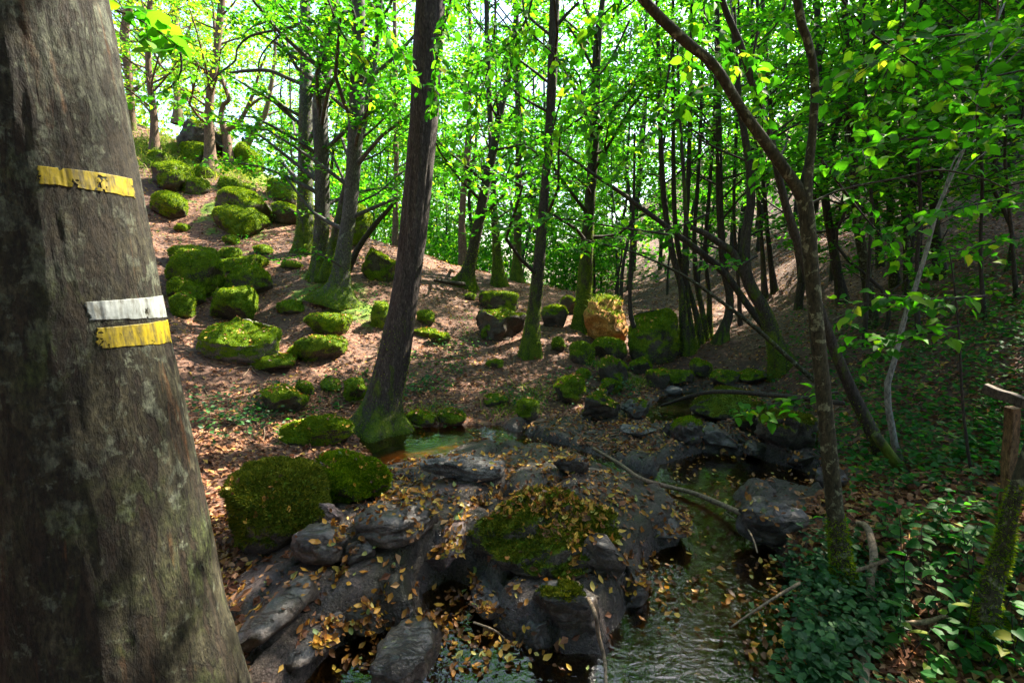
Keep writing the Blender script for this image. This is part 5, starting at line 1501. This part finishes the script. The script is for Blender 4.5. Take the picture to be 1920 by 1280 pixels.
# ---------------------------------------------------------------- solids that leaves can settle on
BV, BF, n0 = [], [], 0
m_ = (xy[:, 0] > -6) & (xy[:, 0] < 8) & (xy[:, 1] > .5) & (xy[:, 1] < 14)
keep = m_[TF].all(1)
u_, inv_ = np.unique(TF[keep], return_inverse=True)
BV.append(TV[u_])
BF += inv_.reshape(-1, 4).tolist()
n0 = len(u_)
for V, F in SOLIDS:
    if V[:, 1].min() < 13:
        BV.append(V)
        BF += (F + n0).tolist()
        n0 += len(V)
BVH = BVHTree.FromPolygons(np.vstack(BV).tolist(), BF)
def drop(x, y, z0=4.0):
    h, n, i, d = BVH.ray_cast(Vector((x, y, z0)), Vector((0, 0, -1)))
    return (np.array(h), np.array(n)) if h is not None else (None, None)

# ---------------------------------------------------------------- sticks
def stick(pts, label, mat=None, name='fallen_branch', cat='stick', lift=.012, extra=(), nseg=8):
    """pts = (px, py, width[, height above the surface])"""
    P, R = [], []
    for q in pts:
        g = place(q[0], q[1])
        h, n = drop(g[0], g[1])
        z = g[2] if h is None else max(h[2], g[2])
        z = max(z, float(water_z(g[1]))) + (q[3] if len(q) > 3 else lift)
        p = at_z(q[0], q[1], z)
        h, n = drop(p[0], p[1])
        P.append(p)
        R.append(metres(q[2], p) / 2)
    P = np.array(P)
    o = None
    V, F, F2, hh = tube(P, R, nseg, len(P) * 6, int(pts[0][0]), .07)
    M = Mix().add(V, F, F2, moss=-.2)
    base = P[0]
    o = link(name, M.mesh(name, mat or M_STICK, base), loc=base)
    return tag(o, label, cat)
stick([(1112, 840, 6, .03), (1160, 868, 7, .05), (1200, 896, 8, .07), (1245, 910, 9, .06), (1300, 924, 9, .05), (1345, 942, 10, .06), (1394, 964, 11, .10)], 'long bare pale branch lying across the channel into the big pool')
stick([(1082, 1092, 8, .06), (1100, 1118, 8, .10), (1116, 1150, 8, .08), (1122, 1190, 8, .10), (1134, 1240, 7, .08), (1136, 1310, 7, .08)], 'lichened stick leaning on the dark square boulder down to the bottom edge')
stick([(1606, 981, 10, .10), (1624, 986, 12, .10), (1634, 1012, 13, .09), (1638, 1050, 14, .08), (1632, 1090, 14, .07), (1632, 1150, 15, .06), (1624, 1220, 16, .06), (1618, 1310, 17, .06)], 'hooked pale branch lying on the herbs right of the forked trunk')
stick([(1602, 1070, 6, .10), (1640, 1058, 6, .12), (1664, 1048, 5, .13)], 'short pale stick crossing the hooked branch')
stick([(1370, 1175, 3, .02), (1395, 1158, 4, .06), (1440, 1128, 5, .12), (1500, 1092, 6, .16)], 'thin twig reaching from the shore over the big pool')
stick([(1360, 960, 3, .04), (1395, 985, 3, .03), (1410, 1005, 3, .03), (1420, 1035, 3, .02)], 'fine bent twig on the leaf strewn rock by the big pool', lift=.02)
stick([(1686, 1166, 8, .05), (1730, 1166, 9, .05), (1775, 1154, 7, .05)], 'grey stick lying in the herbs near the bottom right')
stick([(1290, 800, 3, .03), (1340, 800, 4, .03), (1400, 830, 4, .03)], 'thin stick between the far bank stones', M_BARK_DARK)
stick([(1240, 760, 5, .04), (1330, 735, 8, .3), (1465, 742, 9, .35), (1580, 756, 9, .4)], 'fallen mossy pole lying behind the broad leaf strewn boulder', M_BARK_DARK)
stick([(1560, 600, 3), (1600, 582, 4), (1640, 562, 4)], 'pale stick on the right slope below the lichened trunk')
stick([(1405, 655, 3), (1430, 650, 3), (1450, 640, 3)], 'pale twig at the foot of the curved mossy tree')
stick([(790, 492, 5), (830, 500, 6), (850, 508, 6)], 'grey stick on the path crest beside the leaning trunk')
stick([(814, 525, 6), (845, 530, 8), (870, 533, 9)], 'mossy surface root at the foot of the leaning crest trunk', M_BARK_DARK, name='surface_root', cat='root')
stick([(888, 1166, 4, .03), (925, 1180, 4, .03), (945, 1195, 3, .03)], 'thin pale twig at the foot of the narrow grey slab')
stick([(1490, 470, 6), (1530, 455, 7), (1560, 448, 6)], 'small log on the sunny part of the right slope')

# ---------------------------------------------------------------- leaf litter on the forest floor
r = np.random.default_rng(5)
n = 135000
Y = np.exp(r.uniform(math.log(1.7), math.log(22), n))
X = r.uniform(-1.15, 1.2, n) * Y
sdn = np.full(n, 9.0)
near_l = Y < 9
for p in POLY.values():
    sdn[near_l] = np.minimum(sdn[near_l], sdf(p, np.column_stack([X, Y])[near_l]))
hp = sstep(.3, 1.4, X - (1.15 + .28 * Y)) * sstep(9.0, 6.0, Y)
cl = fbm(np.column_stack([X, Y, X * 0]) * .9, 3, 44)
zl = sdf(ROCKZONE, np.column_stack([X, Y]))
ok = (sdn > .02) & ((zl > -.15) | (r.random(n) < np.where(Y > 4.6, .75, .05))) & (r.random(n) > hp * .3) & (r.random(n) < .65 + .6 * cl)
X, Y = X[ok], Y[ok]
gn = ground_normal(X, Y)
n = len(X)
N = unit(gn + r.normal(scale=.38, size=(n, 3)))
D = r.normal(size=(n, 3))
D -= N * (D * N).sum(1, keepdims=True)
P = np.column_stack([X, Y, ground(X, Y) + r.uniform(.002, .022, n)])
big = np.where(Y < 9, .055, .055 + (Y - 9) * .004)
V, F = leaf_geo(P, D, N, big * r.uniform(.6, 1.25, n), 'small', .62, .16, .1)
link('leaf_litter', mesh_data('leaf_litter', V, F, M_LITTER, False), kind='stuff')

# ---------------------------------------------------------------- yellow leaves on the rocks, water and bank
def settle(n, yr, xr, seed, dens_scale=1.6, thr=-.05):
    r = np.random.default_rng(seed)
    y = np.exp(r.uniform(math.log(yr[0]), math.log(yr[1]), n))
    x = r.uniform(xr[0], xr[1], n) * y
    cl = fbm(np.column_stack([x, y, x * 0]) * dens_scale, 3, 71)
    ok = cl > thr + r.normal(scale=.22, size=n)
    z = sdf(ROCKZONE, np.column_stack([x, y]))
    ok &= (z < .25)
    # leaves gather in the low places
    g0 = ground(x, y)
    hollow = g0 - .25 * (ground(x + .16, y) + ground(x - .16, y) + ground(x, y + .16) + ground(x, y - .16))
    ok &= r.random(n) < np.clip(.55 - hollow * 20, .10, 1)
    out = []
    for a, b in zip(x[ok], y[ok]):
        h, nn = drop(a, b)
        if h is None or nn[2] < .3:
            continue
        w = float(water_z(b))
        if h[2] < w:
            if r.random() > .14:
                continue
            h[2], nn = w + .004, np.array([0, 0, 1.0])
        out.append((h, nn))
    return np.array([o[0] for o in out]), np.array([o[1] for o in out]), r
P, N, r = settle(70000, (2.0, 9.0), (-.75, .8), 8, 2.3, .02)
near_i = np.argsort(P[:, 1] + np.abs(P[:, 0]) * .2)
r.shuffle(P) if False else None
# leaves big enough to be picked out one by one are single objects
dist = np.linalg.norm(P - EYE, axis=1)
px_, py_, _ = to_px(P)
vis = (px_ > 420) & (px_ < 1600) & (py_ < 1285)
cand = np.where(vis & (dist < 5.2))[0]
one = cand[np.argsort(dist[cand])]
one = one[np.linspace(0, len(one) - 1, min(300, len(one))).astype(int)] if len(one) > 700 else one[:300]
one = np.unique(one)
rest = np.setdiff1d(np.arange(len(P)), one)
LEAF_SPOTS = [(480, 930, 'by the largest shaded moss boulder'), (640, 900, 'by the second shaded moss boulder'), (720, 960, 'on the long black rock rib'), (590, 1010, 'on the rounded black rock'),
              (480, 1130, 'on the slab against the blazed trunk'), (560, 1200, 'on the oval grey slab'), (660, 1120, 'on the low ribs behind the rock wedge'), (750, 1210, 'beside the tapering rock wedge'),
              (830, 1020, 'on the cracked purple grey slab'), (870, 870, 'on the grey rock between the channels'), (1030, 960, 'on the central moss hummock'), (915, 1120, 'on the narrow grey slab'),
              (1070, 1150, 'on the dark square boulder'), (1000, 1230, 'in the lower stream'), (1190, 1090, 'by the upright black slab'), (1230, 980, 'on the flat dark slab by the pool'),
              (1340, 1080, 'on the big pool'), (1440, 970, 'on the black rock jutting into the pool'), (1400, 880, 'at the far side of the big pool'), (1400, 1240, 'on the near shore of the pool'), (1120, 850, 'along the channel')]
CURL = []
for k in range(5):
    V, F = leaf_geo([[0, -.5, 0]], [[0, 1, 0]], [[0, 0, 1]], 1.0, 'curled', .55 + .08 * k, 0, 0)
    rr = np.random.default_rng(30 + k)
    V = V * np.array([1, 1, .35 + .28 * k]) + rr.normal(scale=.05, size=V.shape)
    CURL.append(mesh_data('fallen_leaf', V, F, M_FALLEN_OBJ, True))
for k, i in enumerate(one):
    o = link('fallen_leaf', CURL[k % 5])
    nn = unit(N[i] + r.normal(scale=.22, size=3))
    s = .040 * r.uniform(.55, 1.5)
    q = Vector(nn).to_track_quat('Z', 'Y') @ Matrix.Rotation(r.uniform(0, 6.28), 3, 'Z').to_quaternion()
    o.rotation_mode = 'QUATERNION'
    o.rotation_quaternion = q
    o.location = P[i] + nn * .003
    o.scale = (s, s, s)
    a, b, _ = to_px(P[i])
    near = min(LEAF_SPOTS, key=lambda s_: (s_[0] - a[0]) ** 2 + (s_[1] - b[0]) ** 2)[2]
    tag(o, 'curled amber leaf fallen ' + near, 'leaf', 'fallen leaves ' + near)
n = len(rest)
Nn = unit(N[rest] + r.normal(scale=.35, size=(n, 3)))
D = r.normal(size=(n, 3))
D -= Nn * (D * Nn).sum(1, keepdims=True)
V, F = leaf_geo(P[rest] + Nn * .004, D, Nn, .038 * r.uniform(.5, 1.4, n), 'curled', .6)
link('fallen_leaves', mesh_data('fallen_leaves', V, F, M_FALLEN, True), kind='stuff')

# more dry leaves on the central hummock and the rocks by it
r = np.random.default_rng(23)
x, y = r.uniform(-.7, 1.3, 9000), r.uniform(2.7, 4.6, 9000)
c_ = fbm(np.column_stack([x, y, x * 0]) * 2.6, 3, 73)
PP, NN = [], []
for a, b, g, c in zip(x, y, ground(x, y), c_):
    h, nn = drop(a, b)
    if h is not None and h[2] > g + .03 and nn[2] > .35 and c + r.normal() * .2 > .0:
        PP.append(h)
        NN.append(nn)
PP, NN = np.array(PP), unit(np.array(NN) + r.normal(scale=.4, size=(len(PP), 3)))
D = r.normal(size=PP.shape)
D -= NN * (D * NN).sum(1, keepdims=True)
V, F = leaf_geo(PP + NN * .008, D, NN, .036 * r.uniform(.5, 1.4, len(PP)), 'curled', .6)
link('fallen_leaves', mesh_data('fallen_leaves', V, F, M_FALLEN, True), kind='stuff')

# dry leaves caught on the hillside boulders
r = np.random.default_rng(21)
y = np.exp(r.uniform(math.log(4), math.log(12.5), 30000))
x = r.uniform(-.8, .3, 30000) * y
PP, NN = [], []
for a, b, g in zip(x, y, ground(x, y)):
    h, nn = drop(a, b, 9.0)
    if h is not None and h[2] > g + .04 and nn[2] > .6 and r.random() < .35:
        PP.append(h)
        NN.append(nn)
PP, NN = np.array(PP), np.array(NN)
D = r.normal(size=PP.shape)
D -= NN * (D * NN).sum(1, keepdims=True)
V, F = leaf_geo(PP + NN * .012, D, unit(NN + r.normal(scale=.3, size=NN.shape)), .042 * r.uniform(.6, 1.3, len(PP)), 'curled', .6)
link('leaf_litter', mesh_data('leaf_litter', V, F, M_FALLEN, True), kind='stuff')

# ---------------------------------------------------------------- herbs, ivy, grass
def herbs(n, yr, xr, test, seed, leaf, hgt, mat, name, shape='small', per=5):
    r = np.random.default_rng(seed)
    y = np.exp(r.uniform(math.log(yr[0]), math.log(yr[1]), n))
    x = r.uniform(xr[0], xr[1], n) * y
    ok = test(x, y, r)
    x, y = x[ok], y[ok]
    z = ground(x, y)
    k = len(x)
    h = hgt * r.uniform(.25, 1.1, k) * (.6 + .8 * np.clip(fbm(np.column_stack([x, y, x * 0]) * 1.3, 2, seed) + .5, 0, 1))
    a = r.uniform(0, 6.28, (k, per))
    P = np.stack([x[:, None] + np.cos(a) * leaf * .6, y[:, None] + np.sin(a) * leaf * .6, z[:, None] + h[:, None] * r.uniform(.35, 1, (k, per))], -1)
    D = np.stack([np.cos(a), np.sin(a), r.normal(-.15, .25, (k, per))], -1)
    N = np.array([0, 0, 1.0]) + r.normal(scale=.35, size=P.shape)
    s = leaf * r.uniform(.55, 1.3, (k, per))
    V, F = leaf_geo(P.reshape(-1, 3), D.reshape(-1, 3), N.reshape(-1, 3), s.ravel(), shape, .75, .1)
    return link(name, mesh_data(name, V, F, mat, False), kind='stuff')

def right_test(lo=.2):
    def f(x, y, r):
        s = sstep(lo, 1.1, x - (1.0 + .30 * y)) * sstep(9.5, 6.0, y)
        near_w = np.full(len(x), 9.0)
        for p in POLY.values():
            near_w = np.minimum(near_w, sdf(p, np.column_stack([x, y])))
        c = fbm(np.column_stack([x, y, x * 0]) * .8, 3, 77)
        return (r.random(len(x)) < s * (.75 + .9 * c)) & (near_w > .08)
    return f
herbs(3400, (3.4, 9), (.35, 1.35), right_test(), 61, .055, .28, M_HERB, 'undergrowth', per=5)
herbs(1100, (1.7, 3.6), (.35, 1.35), right_test(.0), 62, .045, .20, M_HERB, 'undergrowth', 'broad', per=5)
def spots(L):
    Q = [(place(a, b)[:2], c) for a, b, c in L]
    def f(x, y, r):
        p = np.zeros(len(x))
        for q, c in Q:
            p = np.maximum(p, np.exp(-(((x - q[0]) ** 2 + (y - q[1]) ** 2) / c ** 2)))
        return r.random(len(x)) < p
    return f
herbs(4200, (3.2, 8.5), (-.7, .7), spots([(400, 770, .45), (450, 790, .4), (500, 770, .3), (395, 820, .3)]), 63, .05, .25, M_IVY, 'bank_herbs')
herbs(16000, (2.0, 9.5), (-.7, .9), spots([(525, 745, .22), (785, 735, .2), (800, 715, .16), (1060, 735, .35), (1110, 745, .2), (1150, 740, .25), (1170, 735, .2), (840, 785, .15), (985, 770, .2)]), 64, .05, .18, M_IVY, 'ivy')
herbs(2200, (1.7, 3.4), (.4, .9), spots([(1560, 1120, .22), (1600, 1130, .25), (1530, 1080, .18), (1540, 1180, .22), (1500, 1260, .2)]), 65, .036, .18, M_IVY, 'ivy', 'broad')

# broad leaved plants near the lens, leaf by leaf
rp = np.random.default_rng(12)
for k, (px, py) in enumerate([(1690, 1070), (1740, 1100), (1790, 1060), (1820, 1110), (1700, 1150), (1760, 1180), (1880, 1150), (1900, 1080), (1640, 1190), (1700, 1240), (1800, 1230), (1850, 1255), (1660, 1010), (1760, 1000), (1560, 1040), (1900, 1230)]):
    g = place(px, py)
    root = thing('broadleaf_plant', 'low broad leaved green plant in the dark herbs at the lower right', 'plant', g, 'broad leaved plants at the lower right')
    m = Mix()
    PP, DD, NN = [], [], []
    for s in range(3):
        a = rp.uniform(0, 6.28)
        hgt = rp.uniform(.16, .34)
        tip = g + np.array([math.cos(a) * .07, math.sin(a) * .07, hgt])
        V, F, F2, _ = tube(np.array([g, (g + tip) / 2 + rp.normal(scale=.01, size=3), tip]), [.003, .0025, .0015], 5, 6, s, 0)
        m.add(V, F, F2, moss=0)
        for q in range(4):
            b = a + q * 1.9 + rp.uniform(-.3, .3)
            PP.append(g + (tip - g) * (.55 + .15 * q))
            DD.append([math.cos(b), math.sin(b), rp.uniform(-.25, .2)])
            NN.append(np.array([0, 0, 1]) + rp.normal(scale=.25, size=3))
    link('stem', m.mesh('stem', M_BARK_DARK, g), root)
    leaf_parts(root, g, np.array(PP), np.array(DD), np.array(NN), rp.uniform(.04, .078, len(PP)), M_LEAF_HERBOBJ, rp)
ordinal_labels([o for o in COL.objects if o.get('category') == 'plant'], 'broad leaved plants at the lower right')

def grass(spec, seed):
    r = np.random.default_rng(seed)
    Vs, n = [], 0
    for px, py, rad, cnt, L, top in spec:
        g = place(px, py) if top is None else np.array(top)
        x = g[0] + r.normal(scale=rad, size=cnt)
        y = g[1] + r.normal(scale=rad, size=cnt)
        z = ground(x, y) if top is None else None
        if z is None:
            hs = [drop(a, b) for a, b in zip(x, y)]
            ok_ = np.array([h[0] is not None and h[1][2] > .55 and h[0][2] > g[2] - .45 for h in hs])
            x, y, cnt = x[ok_], y[ok_], int(ok_.sum())
            z = np.array([h[0][2] for h, o_ in zip(hs, ok_) if o_])
        P = np.column_stack([x, y, z - .01])
        d = unit(np.column_stack([r.normal(scale=.45, size=cnt), r.normal(scale=.45, size=cnt), np.ones(cnt)]))
        l = L * r.uniform(.5, 1.3, cnt)
        s = unit(np.cross(d, r.normal(size=(cnt, 3)))) * .004 * (1 + depth(g) * .06)
        tip = P + d * l[:, None]
        side = unit(np.column_stack([d[:, 0], d[:, 1], np.zeros(cnt)]) + 1e-6)
        tip = tip + side * l[:, None] * .35 - np.array([0, 0, 1]) * l[:, None] * .2
        mid = P + d * l[:, None] * .55
        Vs.append(np.stack([P - s, P + s, mid + s * .8, mid - s * .8, tip], 1).reshape(-1, 3))
    V = np.vstack(Vs)
    k = len(V) // 5
    o5 = np.arange(k)[:, None] * 5
    return link('grass', mesh_data('grass', V, [o5 + np.array([[0, 1, 2, 3]]), o5 + np.array([[3, 2, 4]])], M_GRASS, False), kind='stuff')
orock = next(o for o in COL.objects if o.get('label', '').startswith('ochre lit'))
oc = np.array(orock.location)
grass([(310, 290, .5, 350, .35, None), (400, 322, .5, 450, .3, None), (440, 330, .6, 350, .35, None), (360, 315, .7, 400, .35, None), (290, 305, .5, 500, .3, None), (500, 345, .8, 350, .35, None), (530, 370, .8, 300, .3, None),
       (330, 270, .6, 500, .3, None), (265, 280, .5, 500, .3, None), (0, 0, .26, 700, .13, oc + [0, 0, .9]), (0, 0, .16, 300, .12, oc + [.1, -.1, .9]), (1130, 690, .12, 160, .14, None), (1190, 720, .12, 160, .14, None),
       (800, 780, .15, 160, .14, None), (960, 770, .2, 200, .14, None), (1000, 745, .2, 200, .13, None)], 4)

# twigs dropped on the forest floor and a few seedlings
r = np.random.default_rng(55)
tw = Mix()
yy = np.exp(r.uniform(math.log(4.5), math.log(14), 420))
xx = r.uniform(-.9, .9, 420) * yy
sdt = np.full(420, 9.0)
for p in POLY.values():
    sdt = np.minimum(sdt, sdf(p, np.column_stack([xx, yy])))
for a, b, d_ in zip(xx, yy, sdt):
    if d_ < .1:
        continue
    g = r.uniform(0, 3.14)
    l = r.uniform(.15, .6)
    q3 = [np.array([a + math.cos(g) * l * k, b + math.sin(g) * l * k, 0]) + np.array([r.normal() * .03 * l, r.normal() * .03 * l, 0]) for k in (-.5, -.1, .2, .5)]
    for k in q3:
        k[2] = ground(k[0], k[1])[0] + .016
    V, F, F2, _ = tube(np.array(q3), [.007, .006, .005, .003], 4, 6, 1, .1)
    tw.add(V, F, F2, moss=-.3)
link('twig_litter', tw.mesh('twig_litter', M_STICK), kind='stuff')
herbs(2600, (5, 13), (-.75, .3), lambda x, y, r: (fbm(np.column_stack([x, y, x * 0]) * 1.1, 3, 91) > .22), 66, .05, .16, M_HERB, 'seedlings', per=4)

# ---------------------------------------------------------------- the wood beyond
def far_wood(n, seed, name, mat, test, yr, zr, leaf):
    r = np.random.default_rng(seed)
    y = r.uniform(*yr, n)
    px = r.uniform(*test, n)
    x = (px - 960) / FPX * y
    z = ground(x, y) + r.uniform(0, 1, n) ** .8 * zr
    P = np.column_stack([x, y, z])
    c = fbm(P * np.array([.35, .35, .6]), 3, seed)
    P = P[c > -.02]
    n = len(P)
    D = r.normal(size=(n, 3))
    N = np.array([0, 0, 1.0]) + r.normal(scale=.55, size=(n, 3))
    V, F = leaf_geo(P, D, N, leaf * r.uniform(.6, 1.4, n), 'small', .7, .1)
    return link(name, mesh_data(name, V, F, mat, False), kind='stuff')
far_wood(80000, 81, 'distant_woodland', M_LEAF, (1080, 2300), (21, 45), 14, .26)
far_wood(62000, 82, 'distant_woodland', M_LEAF, (640, 1130), (24, 45), 13, .24)
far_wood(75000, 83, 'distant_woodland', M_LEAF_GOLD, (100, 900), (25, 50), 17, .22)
far_wood(34000, 84, 'distant_undergrowth', M_LEAF, (620, 1160), (17.5, 30), 2.6, .15)
